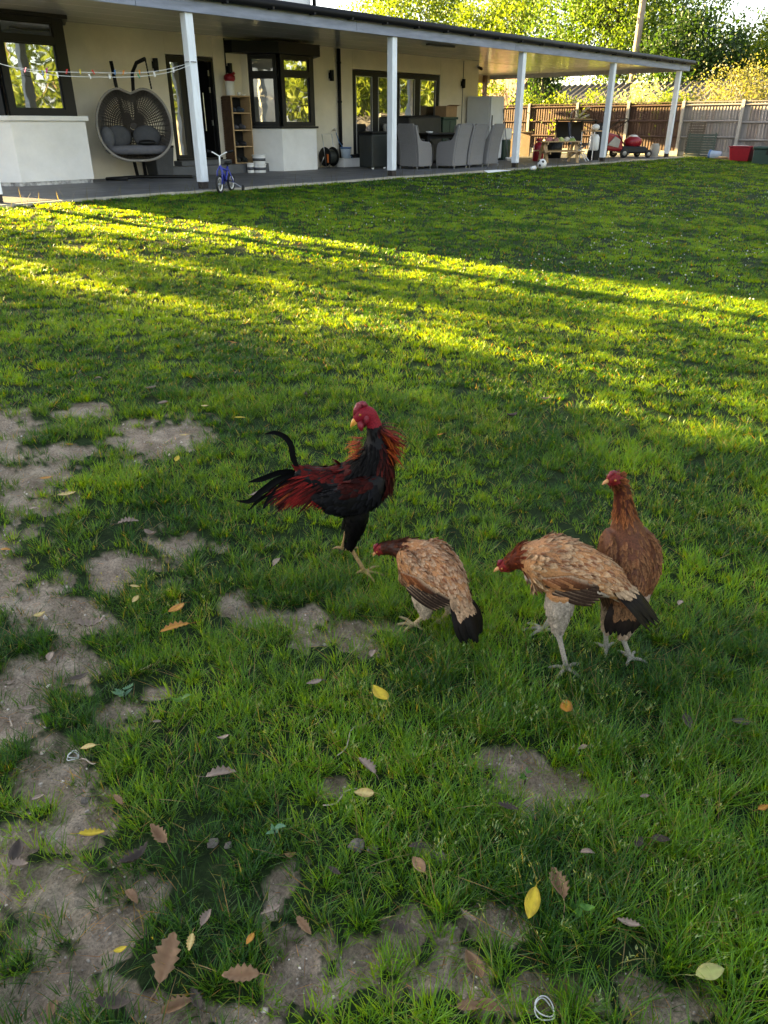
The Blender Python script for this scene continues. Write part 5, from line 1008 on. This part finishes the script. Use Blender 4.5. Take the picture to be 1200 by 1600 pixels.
# long saddle hackles hanging over both flanks
for i in range(260):
    sg = random.choice((-1, -1, 1)); q = random.random(); x = -.075 - .185 * q; a = random.uniform(.05, .95); z = .412 - .03 * abs(q - .3) - .055 * a * a - (.01 if q > .8 else 0); y = sg * (.018 + .058 * a) * (1 - .45 * q)
    d = arr(-.80, sg * .10, -.45 - .35 * a + random.gauss(0, .10)); n = arr(-.1, sg * (.3 + .8 * a), .9 - .7 * a); b = random.random()
    cb, ct = ((.026, .002, .002), (.095, .005, .004)) if b < .5 else ((.008, .002, .002), (.028, .003, .002)) if b < .95 else ((.05, .005, .003), (.19, .045, .010))
    pl.add(arr(x, y, z), d, n, random.uniform(.085, .135), .0048, .10, .16, jit(cb, .3), jit(ct, .3), None, .15)
# ruffled neck hackles standing out at the nape and throat
for i in range(120):
    a = random.uniform(-1.1, 1.1); z = random.uniform(.465, .555); p = arr(.020 + .024 * math.cos(a), -.028 * math.sin(a), z); f = random.random()
    pl.add(p, arr(.75, -.45 * math.sin(a), .12 - .95 * f + random.gauss(0, .10)), arr(.35, -.25 * math.sin(a), 1), random.uniform(.050, .088), .0052, .12, .85, jit((.035, .004, .003), .3), jit((.15, .015, .006), .35) if f < .6 else jit(ORG, .3), jit(ORG, .3) if random.random() < .35 else None, .2)
for i in range(46):
    a = random.uniform(-.9, .9); z = random.uniform(.448, .510); p = arr(.0 - .036 * math.cos(a), -.03 * math.sin(a), z)
    pl.add(p, arr(-.8, -.4 * math.sin(a), -.15 + random.gauss(0, .3)), arr(-.2, 0, 1), random.uniform(.03, .065), .0035, .10, .5, jit((.10, .012, .008), .3), jit(ORG, .35), None, .2)
pl.build('plumage', M_feather, t)
pn = arr(0, 1, .15)
for k, (pts, W) in enumerate([([(-.245, -.006, .395), (-.262, -.010, .450), (-.268, -.012, .500), (-.288, -.014, .528), (-.318, -.016, .541), (-.350, -.018, .535)], .0105),
        ([(-.240, -.010, .390), (-.310, -.020, .375), (-.370, -.028, .335), (-.420, -.034, .296), (-.462, -.038, .300)], .012), ([(-.245, .006, .392), (-.315, .010, .385), (-.375, .014, .360), (-.425, .016, .344)], .011),
        ([(-.240, -.014, .385), (-.300, -.030, .355), (-.345, -.040, .310), (-.372, -.046, .272)], .011), ([(-.240, .012, .385), (-.300, .030, .360), (-.352, .040, .318), (-.385, .046, .285)], .011),
        ([(-.230, -.018, .375), (-.275, -.036, .340), (-.305, -.044, .300), (-.318, -.046, .268)], .013), ([(-.230, .018, .375), (-.280, .036, .345), (-.312, .044, .305), (-.328, .046, .272)], .013),
        ([(-.235, 0, .380), (-.295, -.004, .352), (-.345, -.006, .318), (-.395, -.006, .282), (-.430, -.006, .245)], .007), ([(-.225, -.022, .366), (-.262, -.040, .330), (-.283, -.046, .292)], .013), ([(-.225, .022, .366), (-.262, .040, .330), (-.283, .046, .292)], .013)]):
    me = quill(pn, pts, W, (.0018, .0018, .002), (.003, .0032, .004)); link('tail_feather', me, M_feather_black, t, True)
mb = MB(); mb.tube([(-.052, -.013, .598), (-.047, -.010, .616), (-.038, -.006, .630), (-.026, -.002, .634), (-.012, .001, .626)], [.006, .010, .012, .011, .006], 10)
for i in range(16): mb.ball((-.046 + i * .0021 + random.uniform(-.003, .003), -.008 + random.uniform(-.008, .008), .612 + .022 * math.sin(i / 15 * 2.4) + random.uniform(0, .006)), random.uniform(.004, .0065), 7, 5)
mb.build('comb', M_comb, t, True)
mb = MB(); mb.tube([(-.036, -.012, .580), (-.033, -.016, .562), (-.030, -.016, .546)], [.010, .011, .004], 9); mb.tube([(-.026, .006, .580), (-.023, .008, .562), (-.022, .008, .550)], [.009, .010, .004], 9); mb.ball((-.014, -.020, .588), (.010, .006, .014), 10, 7); mb.build('wattle', M_comb, t, True)
mb = MB(); mb.tube([(-.045, -.011, .588), (-.056, -.015, .579), (-.064, -.018, .566), (-.065, -.0185, .558)], [.0095, .0075, .004, .0012], 10); mb.tube([(-.045, -.011, .578), (-.054, -.015, .569), (-.060, -.017, .563)], [.006, .0045, .0015], 8); mb.build('beak', M_beak, t, True)
eye(t, (-.034, -.0235, .604), .0048); eye(t, (-.024, .0165, .606), .0048)
finish(t, (-6.19, -9.32))

# --- the hens
BUFF = (0.2664, 0.1221, 0.0488); PALE = (0.3700, 0.2442, 0.1480); TAN = (0.1110, 0.0333, 0.0104); DKR = (0.0237, 0.0067, 0.0037); BRN = (0.0740, 0.0355, 0.0192)
def hen(label, base, K, H, legs, palette, tail, head_rz, wing_spread=.078, legc=(.26, .20, .11), zr=1.0, tail_n=11, droop=0, red=False):
    H = nrmz(arr(*H)); S = np.cross((0, 0, 1.), H); Q, _, _ = catm(K, 60); kk = np.array(K)
    ia = 4; sh, md, rr, rp = [kk[i, :3] for i in (4, 5, 6, 7)]; sh_ = .35 * kk[3, :3] + .65 * kk[4, :3]; wings = []
    for s in (-1, 1):
        o = S * s; wings.append([(*(sh_ + o * kk[4, 3] * .82), .012, .022), (*(sh + o * kk[4, 3] * .98 + arr(0, 0, .008)), .018, .042), (*(md + o * kk[5, 3] * .95), .020, .052), (*(rr + o * kk[6, 3] * .95 - arr(0, 0, .005)), .014, .040), (*(rp + o * kk[7, 3] * .75), .006, .014)])
    def skin(co, lf):
        kn_ = len(lf['C']); s = spine_pos(co, lf); c = np.tile(np.array(palette['base']), (len(co), 1)); c[s < lf['kn'][3]] = palette['neck']; c[s < lf['kn'][2] * .55] = (.13, .010, .010)
        c[co[:, 2] < (lf['C'][:, 2] - lf['h'])[int(kn_ * .3):int(kn_ * .7)].min() + .035] = palette['thigh']
        lo = co[:, 2] < max(.06, min(l[1][2] for l in legs) + .012); c[lo] = legc; return c
    t, lf, wl = bird('hen', label, 'hen', base, K, H, legs, wings, skin, 'hens on the lawn'); kn = lf['kn']; pl = Plume()
    cover(pl, lf, kn[1] * .9, kn[3] * 1.02, .007, .0075, lambda s, dz, p, n: (.018 + .018 * (s - kn[1]) / (kn[3] - kn[1]), .0042, .15, .2, jit(palette['neck'], .3), jit(palette['neck_tip'], .35), None))
    def f_body(s, dz, p, n):
        low = dz < -.25; c = palette['belly'] if low else palette['base'] if random.random() < .5 else palette['mark']
        tip = palette['belly'] if low else palette['tip'] if random.random() < .55 else palette['mark']
        k = min(1, (s - kn[3]) / .15); return (.019 + .011 * k, .0062 + .002 * k, .08, .20, jit(c, .12), jit(tip, .14), jit(palette['edge'], .15) if not low else None)
    cover(pl, lf, kn[3] * .97, .965, .0078, .0078, f_body)
    def f_wing(s, dz, p, n):
        if dz < -.2 and s > .3: cb, ct, ce = jit(palette['flight'], .3), jit(palette['flight'], .3), jit(palette['edge'], .3)
        else: cb, ct, ce = jit(palette['base'] if random.random() < .6 else palette['mark'], .2), jit(palette['tip'] if random.random() < .5 else palette['mark'], .22), jit(palette['edge'], .2)
        return (.026 + .014 * s, .0078, .06, .14, cb, ct, ce)
    for g in wl: cover(pl, g, .02, .9, .0082, .0082, f_wing)
    for l in legs:
        th, hk = Vector(l[0]), Vector(l[1]); ax = (hk - th).normalized(); e = ax.orthogonal().normalized()
        for i in range(230):
            q = random.uniform(-.75, .88); a = random.uniform(0, 6.28); n = e * math.cos(a) + ax.cross(e) * math.sin(a); r = (.044 if q < 0 else .042 * (1 - q) + .013 * q) * l[4]; pl.add((th + Vector((0, 0, -q * .07)) if q < 0 else th.lerp(hk, q)) + n * r, ax, n, .022, .0065, .05, .25, jit(palette['thigh'], .15))
    pl.build('plumage', M_feather, t)
    # flight feathers folded along each wing
    for g, s in zip(wl, (-1, 1)):
        o = S * s; Tm = nrmz(g['C'][-1] - g['C'][8])
        for i in range(7):
            q = i / 6; b = g['C'][12] * (1 - .45 * q) + g['C'][20] * .45 * q + o * (.019 + .0022 * (6 - i)) + arr(0, 0, .018 - .046 * (1 - q)); e = b + Tm * (.105 + .028 * q) + arr(0, 0, -.012 - .012 * (1 - q)) - o * .020
            me = quill(o * .9 + arr(0, 0, .25), [b, (b + e) / 2 + o * .006, e], .0098, palette['flight'], palette['flight']); me.name = 'wing_feather'; a = me.attributes['col']; n = len(a.data); cc = np.zeros(n * 4, np.float32); a.data.foreach_get('color', cc); cc = cc.reshape(-1, 4); cc[0::3, :3] = np.array(palette['edge']) * (.55 if i % 2 else .9); a.data.foreach_set('color', cc.ravel()); link('wing_feather', me, M_feather, t, True)
    for g, s in zip(wl, (-1, 1)):      # broad secondaries above them
        o = S * s; Tm = nrmz(g['C'][-1] - g['C'][8])
        for i in range(6):
            q = i / 5; b = g['C'][8] * (1 - q) + g['C'][15] * q + o * (.024 + .0015 * (5 - i)) + arr(0, 0, .004 + .022 * q); e = b + Tm * .082 + arr(0, 0, -.020 + .004 * q) - o * .010
            me = quill(o * .9 + arr(0, 0, .3), [b, (b + e) / 2 + o * .006, e], .0125, palette['mark'], palette['flight'] if i % 3 else palette['base']); me.name = 'wing_feather'; a = me.attributes['col']; n = len(a.data); cc = np.zeros(n * 4, np.float32); a.data.foreach_get('color', cc); cc = cc.reshape(-1, 4); cc[0::3, :3] = np.array(palette['edge']) * .8; a.data.foreach_set('color', cc.ravel()); link('wing_feather', me, M_feather, t, True)
    # tail fan
    root = kk[-1, :3]; td = arr(*tail) - root; tl = np.linalg.norm(td); td /= tl; up_ = nrmz(np.cross(S, td)); up_ = up_ if up_[2] > 0 else -up_
    for i in range(tail_n):
        q = (i / (tail_n - 1) - .5) * 2; b = root - td * .045 + S * q * .018 + up_ * (.012 - .010 * abs(q)); e = root + td * tl * (1 - .14 * abs(q)) * random.uniform(.86, 1.06) + S * q * .042 + up_ * (-.014 * abs(q)); md_ = (b + e) / 2 + up_ * .012 + S * q * .012
        me = quill(up_, [b, md_, e], .0135, palette['tail0'], palette['tail']); link('tail_feather', me, M_feather_black, t, True)
    pc = Plume()
    for i in range(90):               # soft coverts over the tail root
        q = random.uniform(-1, 1); b = root - td * random.uniform(.0, .075) + S * q * .030 + up_ * (.026 - .02 * q * q); pc.add(b, td + S * q * .35 + arr(random.gauss(0, .06), random.gauss(0, .06), random.gauss(0, .06)), up_ + S * q * .6, random.uniform(.022, .040), .0095, .10, .22, jit(palette['cov'], .2), jit(palette['cov'] if random.random() < .65 else palette['tail'], .2), jit(palette['edge'], .2))
    pc.build('tail_covert', M_feather, t)
    # head furniture
    h0, h1 = kk[0, :3], kk[1, :3]; f = nrmz(h0 - h1); sd = nrmz(np.cross((0, 0, 1.), f)); up2 = np.cross(f, sd)
    mb = MB(); mb.tube([h0 - f * .004, h0 + f * .010 - up2 * .002, h0 + f * .019 - up2 * .007], [.0068, .005, .0010], 9); mb.build('beak', mat('hen_beak', (.42, .20, .07), .4, .2, 40), t, True)
    mb = MB(); mb.tube([h0 + up2 * .008, (h0 + h1) / 2 + up2 * .021, h1 + up2 * .023], [.004, .0065, .003], 8); mb.build('comb', M_comb, t, True)
    mb = MB(); mb.ball(h0 - f * .006 - up2 * .010, (.006, .006, .007), 8, 6); mb.build('wattle', M_comb, t, True)
    for s in (-1, 1): eye(t, tuple(h1 * .55 + h0 * .45 + sd * s * .0165 + up2 * .004), .0038)
    return finish(t, base)
P1 = dict(base=BUFF, mark=TAN, tip=PALE, edge=(0.2960, 0.1998, 0.1258), belly=(0.2960, 0.2146, 0.1480), neck=DKR, neck_tip=(0.0444, 0.0118, 0.0052), flight=(0.0163, 0.0096, 0.0074), tail=(0.0013, 0.0011, 0.0011), tail0=(0.0089, 0.0052, 0.0037), thigh=(0.2960, 0.2294, 0.1628), cov=(0.2812, 0.1702, 0.0962))
sh = lambda K, d, z: [(a, b + d, c + z, e, f) for a, b, c, e, f in K]
hen('buff hen pecking at the ground beside the rooster, dark neck stretched low', (-6.31, -9.68),
    [(-.172, .128, .190, .009, .010), (-.152, .122, .206, .019, .020), (-.118, .112, .216, .024, .025), (-.082, .098, .216, .040, .042), (-.040, .070, .204, .060, .066), (.006, .012, .190, .073, .080), (.048, -.052, .186, .058, .064), (.078, -.100, .172, .040, .042), (.094, -.125, .142, .026, .028)], (-.57, .82, 0),
    [((-.018, -.030, .120), (-.014, -.042, .060), (-.050, -.030, .012), [(-.108, -.018, .004), (-.098, .030, .004), (-.085, -.062, .004), (-.020, -.05, .005)], .92), ((.060, .010, .120), (.068, -.008, .062), (.040, -.010, .012), [(-.010, .022, .004), (.0, -.03, .004), (.055, -.055, .004), (.075, -.02, .005)], .92)],
    P1, (.136, -.172, .050), 0, tail_n=13)
P2 = dict(P1, base=(0.2738, 0.1295, 0.0518), mark=(0.1184, 0.0385, 0.0126), tip=(0.3700, 0.2442, 0.1332), belly=(0.2960, 0.2442, 0.1924), neck=(0.0592, 0.0111, 0.0052), neck_tip=(0.0962, 0.0207, 0.0074), thigh=(.235, .195, .155), flight=(0.0259, 0.0148, 0.0096), cov=(0.3108, 0.2146, 0.1258))
hen('wheat-coloured hen bending to peck, black tail overlapping the darker hen', (-6.226, -10.145),
    sh([(-.208, .100, .262, .009, .010), (-.190, .098, .270, .019, .020), (-.168, .090, .292, .024, .026), (-.142, .080, .308, .042, .045), (-.100, .064, .306, .066, .070), (-.036, .045, .300, .078, .086), (.030, .005, .306, .064, .068), (.076, -.035, .302, .052, .048), (.112, -.062, .284, .030, .030)], .035, .014), (-.88, .47, 0),
    [((-.050, .010, .225), (-.046, .002, .142), (-.007, 0, .012), [(-.062, .012, .004), (-.045, -.040, .004), (.030, -.045, .004), (.040, .03, .005)], .95), ((-.020, .120, .230), (-.012, .150, .145), (-.040, .190, .012), [(-.100, .205, .004), (-.090, .165, .004), (-.085, .24, .004), (0, .185, .005)], .95)],
    P2, (.205, -.085, .236), 0, tail_n=14, legc=(.26, .225, .19))
P3 = dict(base=(0.0800, 0.0280, 0.0126), mark=(0.0450, 0.0157, 0.0080), tip=(0.1560, 0.0618, 0.0248), edge=(0.2040, 0.1008, 0.0442), belly=(0.2400, 0.1613, 0.1035), neck=(0.0400, 0.0080, 0.0040), neck_tip=(0.1600, 0.0560, 0.0184), flight=(0.0144, 0.0096, 0.0088), tail=(0.0040, 0.0032, 0.0032), tail0=(0.0240, 0.0128, 0.0080), thigh=(0.2040, 0.1478, 0.1035), cov=(0.1000, 0.0504, 0.0253))
hen('red-brown hen standing tall with its back turned, neck stretched upright', (-6.057, -10.267),
    sh([(-.130, .038, .552, .009, .010), (-.108, .048, .555, .020, .022), (-.088, .052, .528, .022, .024), (-.066, .050, .450, .030, .032), (-.044, .044, .360, .058, .060), (-.040, .016, .300, .070, .074), (-.046, -.028, .248, .058, .060), (-.056, -.058, .214, .046, .042), (-.060, -.074, .196, .030, .028)], .045, .012), (-.05, 1, 0),
    [((-.030, -.005, .200), (-.044, -.004, .092), (-.008, 0, .012), [(.020, .045, .004), (.042, -.012, .004), (-.035, .05, .004), (-.03, -.03, .005)], .92), ((-.075, .020, .200), (-.085, .030, .092), (-.070, .045, .012), [(-.06, .105, .004), (-.10, .09, .004), (-.03, .09, .004), (-.08, .01, .005)], .92)],
    P3, (-.070, -.065, .140), 0, legc=(.20, .185, .155), tail_n=9)

# ------------------------------------------------------------------ fallen leaves and small litter
LEAVES = [(-6.754, -9.867, 0.07, -107, 'oval', 'y'), (-6.984, -10.484, 0.073, 21, 'oval', 'y'), (-6.415, -10.24, 0.059, 27, 'oval', 'o'), (-7.481, -9.661, 0.055, -36, 'holly', 'y'), (-7.349, -9.406, 0.04, -41, 'oval', 'p'), (-7.001, -10.039, 0.048, -49, 'oval', 'p'), (-6.872, -9.104, 0.065, 8, 'oval', 'o'), (-6.93, -9.181, 0.094, -15, 'holly', 'o'), (-7.584, -9.953, 0.025, -31, 'oval', 'y'), (-7.487, -10.04, 0.036, 45, 'holly', 'p'), (-5.703, -7.968, 0.058, -43, 'oval', 'y'), (-6.193, -8.129, 0.049, 40, 'oval', 'y'), (-6.414, -7.567, 0.038, -43, 'oval', 'o'), (-6.677, -7.863, 0.056, -43, 'oval', 'o'), (-6.714, -8.121, 0.076, -42, 'holly', 'p'), (-7.049, -8.284, 0.04, -48, 'oval', 'o'), (-6.867, -8.851, 0.034, -45, 'oval', 'p'), (-6.908, -8.918, 0.038, 28, 'oval', 'p'), (-6.0, -7.911, 0.049, -41, 'oval', 'p'), (-5.746, -7.733, 0.038, -43, 'oval', 'p'), (-7.407, -10.119, 0.025, 16, 'oval', 'o'), (-6.418, -10.749, 0.037, -20, 'holly', 'o'), (-6.882, -10.802, 0.062, -40, 'oval', 'g'), (-4.926, -6.938, 0.047, -40, 'oval', 'o'), (-5.168, -5.973, 0.051, -40, 'oval', 'p'), (-5.141, -8.813, 0.032, -43, 'oval', 'o'), (-7.53, -10.022, 0.107, 39, 'holly', 'b'), (-7.141, -10.456, 0.066, -113, 'oval', 'b'), (-7.213, -10.498, 0.055, -45, 'holly', 'b'), (-7.188, -10.523, 0.05, -63, 'oval', 'b'), (-7.459, -10.153, 0.078, -45, 'holly', 'b'), (-7.176, -9.724, 0.085, -24, 'holly', 'w'), (-7.386, -9.606, 0.044, -90, 'holly', 'b'), (-7.605, -9.547, 0.067, 53, 'oval', 'd'), (-7.619, -9.592, 0.053, -58, 'holly', 'w'), (-7.382, -9.772, 0.068, -90, 'holly', 'b'), (-7.443, -9.778, 0.075, -7, 'holly', 'd'), (-7.498, -9.842, 0.048, -90, 'holly', 'b'), (-7.432, -10.012, 0.046, 27, 'holly', 'w'), (-7.306, -10.159, 0.052, -96, 'holly', 'b'), (-7.181, -10.3, 0.061, -67, 'holly', 'd'), (-7.055, -10.249, 0.059, -111, 'oval', 'b'), (-7.018, -10.213, 0.041, -49, 'holly', 'd'), (-7.071, -10.393, 0.047, -98, 'holly', 'w'), (-6.897, -10.495, 0.091, -135, 'holly', 'b'), (-6.884, -10.644, 0.049, -72, 'holly', 'w'), (-6.68, -10.572, 0.042, 5, 'holly', 'd'), (-6.639, -10.606, 0.048, -54, 'oval', 'd'), (-6.786, -10.503, 0.035, -60, 'oval', 'w'), (-7.324, -10.077, 0.05, -14, 'holly', 'w'), (-6.924, -9.976, 0.068, -95, 'holly', 'w'), (-6.793, -9.65, 0.053, -20, 'holly', 'w'), (-6.586, -9.687, 0.039, 22, 'oval', 'w'), (-7.065, -8.891, 0.11, -31, 'holly', 'w'), (-7.22, -8.943, 0.048, 50, 'oval', 'w'), (-7.35, -8.942, 0.042, -24, 'oval', 'w'), (-7.369, -9.112, 0.04, -29, 'oval', 'w'), (-7.216, -9.109, 0.058, -11, 'oval', 'd'), (-6.64, -8.443, 0.09, -25, 'holly', 'w'), (-6.621, -8.563, 0.066, -77, 'oval', 'w'), (-5.778, -7.29, 0.087, 11, 'holly', 'w'), (-5.858, -7.523, 0.061, -43, 'oval', 'w'), (-5.885, -6.92, 0.049, -41, 'oval', 'w'), (-7.716, -9.922, 0.045, 51, 'oval', 'b'), (-7.643, -10.024, 0.073, -51, 'holly', 'd'), (-7.563, -10.097, 0.066, -27, 'holly', 'b'), (-7.533, -10.114, 0.058, -106, 'holly', 'd'), (-4.215, -8.857, 0.058, -41, 'oval', 'w'), (-4.59, -8.873, 0.07, -43, 'oval', 'd'), (-6.848, -8.109, 0.046, -21, 'oval', 'w'), (-6.412, -9.05, 0.052, 16, 'oval', 'w'), (-7.094, -9.625, 0.034, -37, 'oval', 'w'), (-7.18, -9.455, 0.027, -49, 'oval', 'w'), (-6.799, -10.307, 0.054, -69, 'holly', 'd'), (-6.232, -10.501, 0.058, -144, 'oval', 'd'), (-6.129, -10.605, 0.062, -49, 'oval', 'd'), (-5.207, -7.922, 0.048, 43, 'oval', 'd'), (-5.701, -10.261, 0.038, 7, 'oval', 'w'), (-6.057, -7.293, 0.053, -45, 'oval', 'w'), (-7.504, -9.445, 0.034, -7, 'oval', 'w'), (-6.543, -10.524, 0.024, -45, 'oval', 'w'), (-6.501, -10.338, 0.03, -27, 'oval', 'w'), (-7.186, -10.126, 0.034, -76, 'holly', 'd'), (-7.212, -10.012, 0.029, -30, 'oval', 'b'), (-7.145, -8.725, 0.037, -9, 'oval', 'p'), (-6.14, -8.595, 0.049, -3, 'oval', 'w'), (-6.731, -10.355, 0.031, -41, 'oval', 'd')]      # x, y, length, heading, outline, colour
LC = dict(y=((0.4836, 0.3666, 0.0234), (0.3900, 0.2808, 0.0156)), o=((0.3900, 0.1950, 0.0156), (0.2808, 0.1092, 0.0156)), p=((0.4680, 0.3744, 0.1560), (0.3744, 0.2652, 0.0780)), g=((0.2652, 0.2964, 0.0936), (0.3276, 0.3120, 0.1092)), b=((0.152, 0.079, 0.037), (0.254, 0.152, 0.079)), w=((0.284, 0.221, 0.174), (0.200, 0.142, 0.105)), d=((0.0351, 0.0250, 0.0195), (0.0663, 0.0468, 0.0351)))
LN = dict(y=('bright yellow', 'bright yellow'), o=('orange-yellow', 'amber'), p=('pale yellow', 'pale yellow'), g=('yellow-green', 'yellow-green'), b=('brown', 'chestnut brown'), w=('bleached grey-brown', 'bleached tan'), d=('dark brown', 'dark brown'))
def leaf_mesh(L, kind, c, seed, flat=1.0):
    rs = random.Random(seed); n = 13; wid = L * (.20 if kind == 'holly' else .235) * rs.uniform(.85, 1.2); curl = rs.uniform(-.35, .9) * flat; fold = rs.uniform(.2, .95) * flat; tw = rs.uniform(-.5, .5); V = []; C = []; F = []
    c0, c1 = np.array(c[0]), np.array(c[1])
    for i in range(n):
        t = i / (n - 1); w = wid * (math.sin(math.pi * t ** .85) ** .8 if 0 < t < 1 else .02)
        if kind == 'holly' and 0 < t < 1: w *= 1.22 if i % 2 else .80
        z = L * curl * ((t - .5) ** 2) * 1.6 + .002; a = tw * (t - .5)
        for k, q in enumerate((-1, -.5, 0, .5, 1)):
            yy = q * w; zz = abs(q) * w * fold * (1 if curl > 0 else .7) + (.25 * w * (i % 2) * abs(q) if kind == 'holly' else 0); V.append((L * (t - .5), yy * math.cos(a) - zz * math.sin(a), z + zz * math.cos(a) + yy * math.sin(a) * .6)); f = min(1, abs(q) * .7 + rs.random() * .35); C.append((c0 * (1 - f) + c1 * f) * (1.18 if q == 0 else rs.uniform(.8, 1.1)))
    for i in range(n - 1):
        for k in range(4): F.append((i*5+k, (i+1)*5+k, (i+1)*5+k+1, i*5+k+1))
    k0 = len(V); p = [(-L * .5 - L * .16 * j, L * .02 * j * j, V[2][2] * (1 - j * .4)) for j in range(3)]
    for j in range(3):
        for s in (-1, 1): V.append((p[j][0], p[j][1] + s * L * .010, p[j][2] + .001)); C.append(c1 * .8)
    F += [(k0, k0+1, k0+3, k0+2), (k0+2, k0+3, k0+5, k0+4)]
    zm = min(v[2] for v in V); V = [(x, y, z - zm) for x, y, z in V]
    me = np_mesh('fallen_leaf', np.array(V), np.array(F), np.clip(np.array(C), 0, 1)); return me
for i, (x, y, L, a, kind, cc) in enumerate(LEAVES):
    o = link('fallen_leaf', leaf_mesh(L * (1.0 if cc in 'yop' else .9), kind, LC[cc], i, .4 if cc in 'yopg' else 1), M_attr, None, True); dm = float(dirt(np.array(x), np.array(y))); o.modifiers.new('thickness', 'SOLIDIFY').thickness = .0007
    o.location = (x, y, float(terr_full(x, y)) + .006 + ((.082 if L > .06 else .046) if cc in 'yopg' else .030) * max(1 - dm, .7 if L > .045 else 0)); o.rotation_euler = (random.uniform(-.2, .2), random.uniform(-.2, .2), R(a) + (math.pi if random.random() < .5 else 0))
    sz = 'large' if L > .085 else 'small' if L < .05 else 'medium'
    tag(o, '%s %s %s leaf lying on the %s' % (sz, LN[cc][kind == 'holly'], 'spiny-edged curled' if kind == 'holly' else 'oval', 'bare earth' if dm > .5 else 'grass'), 'leaf', '%s %s %s leaves on the %s' % (sz, LN[cc][kind == 'holly'], kind, 'earth' if dm > .5 else 'grass'))
def ring(x, y, r, label, tilt):
    mb = MB(); mb.tube([(r * math.cos(a) * (1 + .06 * math.sin(3 * a)), r * math.sin(a), .004 + .004 * math.sin(2 * a)) for a in np.linspace(0, 2 * math.pi, 32, False)], .0013, 6, True); mb.tube([(r * .96 * math.cos(a) + .003, r * .95 * math.sin(a) + .002, .008 + .003 * math.sin(2 * a + 1)) for a in np.linspace(0, 2 * math.pi, 32, False)], .0013, 6, True)
    o = mb.build('hair_tie', mat('elastic_white', (.45, .45, .44), .8, .2, 60), None, True); o.location = (x, y, float(terr_full(x, y)) + .012); o.rotation_euler = (tilt, .1, .4); tag(o, label, 'hair tie', 'white hair ties on the ground')
ring(-7.122, -10.60, .019, 'white elastic hair tie lying by two brown leaves', .25)
ring(-7.373, -9.353, .014, 'thin white elastic loop half sunk beside a pale yellow leaf', .1)
for j, (x, y, L, a, lb) in enumerate(((-6.87, -9.86, .13, 20, 'thin pale twig under a yellow leaf in a bare hollow'), (-7.42, -9.10, .06, 70, 'short pale twig on the bare earth near the white loop'), (-7.36, -9.40, .08, 100, 'short grey twig in the bare earth'), (-7.02, -9.98, .10, -10, 'thin straw-like twig across the bare earth'))):
    mb = MB(); c, s = math.cos(R(a)), math.sin(R(a)); mb.tube([(x + c * L * q, y + s * L * q + .006 * math.sin(q * 7), float(terr_full(x + c * L * q, y + s * L * q)) + .012 + .004 * math.sin(q * 9)) for q in np.linspace(-.5, .5, 7)], [.0014, .0019, .002, .0019, .0017, .0014, .0008], 6); tag(mb.build('twig', M_bark_pale, None, True), lb, 'twig', 'twigs on the earth')
def weed(x, y, n, L, W, c, label, lobed=False):
    t = thing('weed_seedling', label, 'weed', (x, y, float(terr_full(x, y))), 'broad-leaved weeds in the lawn')
    for i in range(n):
        a = i * 2.4 + random.random(); me = leaf_mesh(L * random.uniform(.7, 1.2), 'holly' if lobed else 'oval', (c, tuple(v * 1.3 for v in c)), 900 + i + int(x * 100)); o = link('leaf_blade', me, M_leaf, t, True)
        o.location = (math.cos(a) * L * .5, math.sin(a) * L * .5, .018 + .012 * (i % 3)); o.rotation_euler = (0, -.35, a)
    mb = MB(); mb.tube([(x, y, t.location.z - .01), (x, y, t.location.z + .03)], .0018, 5); mb.build('stem', M_leaf, t)
weed(-7.16, -9.25, 6, .035, .02, (.10, .19, .12), 'small grey-green lobed seedling on the bare earth', True)
weed(-6.915, -10.555, 4, .030, .02, (.07, .17, .03), 'bright green seedling with pointed leaves beside a large yellow leaf')
weed(-6.66, -10.27, 7, .018, .02, (.06, .15, .03), 'clump of small round bright leaves beside dark leaves')
weed(-7.20, -9.95, 4, .026, .02, (.10, .20, .12), 'tiny blue-green seedling alone on the bare earth')
weed(-7.08, -9.42, 4, .030, .02, (.08, .16, .03), 'low green rosette in the long grass by bare earth')
# crumbled clods on the bare earth
for i, (x, y, r) in enumerate(((-7.09, -10.10, .020), (-7.07, -10.13, .013), (-6.99, -10.26, .016), (-7.00, -10.23, .012), (-7.30, -9.85, .014), (-7.28, -9.88, .010), (-7.42, -9.50, .013))):
    mb = MB(); mb.ball((0, 0, 0), (r, r * .85, r * .7), 10, 7); mb.v = [(a * random.uniform(.7, 1.25), b * random.uniform(.7, 1.25), c * random.uniform(.7, 1.25)) for a, b, c in mb.v]
    o = mb.build('soil_clod', mat('clod', (.13, .112, .094), .95, .3, 60, .5, 150)); o.location = (x, y, float(terr_full(x, y)) + r * .15); tag(o, 'grey lump of dried soil on the bare earth', 'clod', 'dry soil lumps')
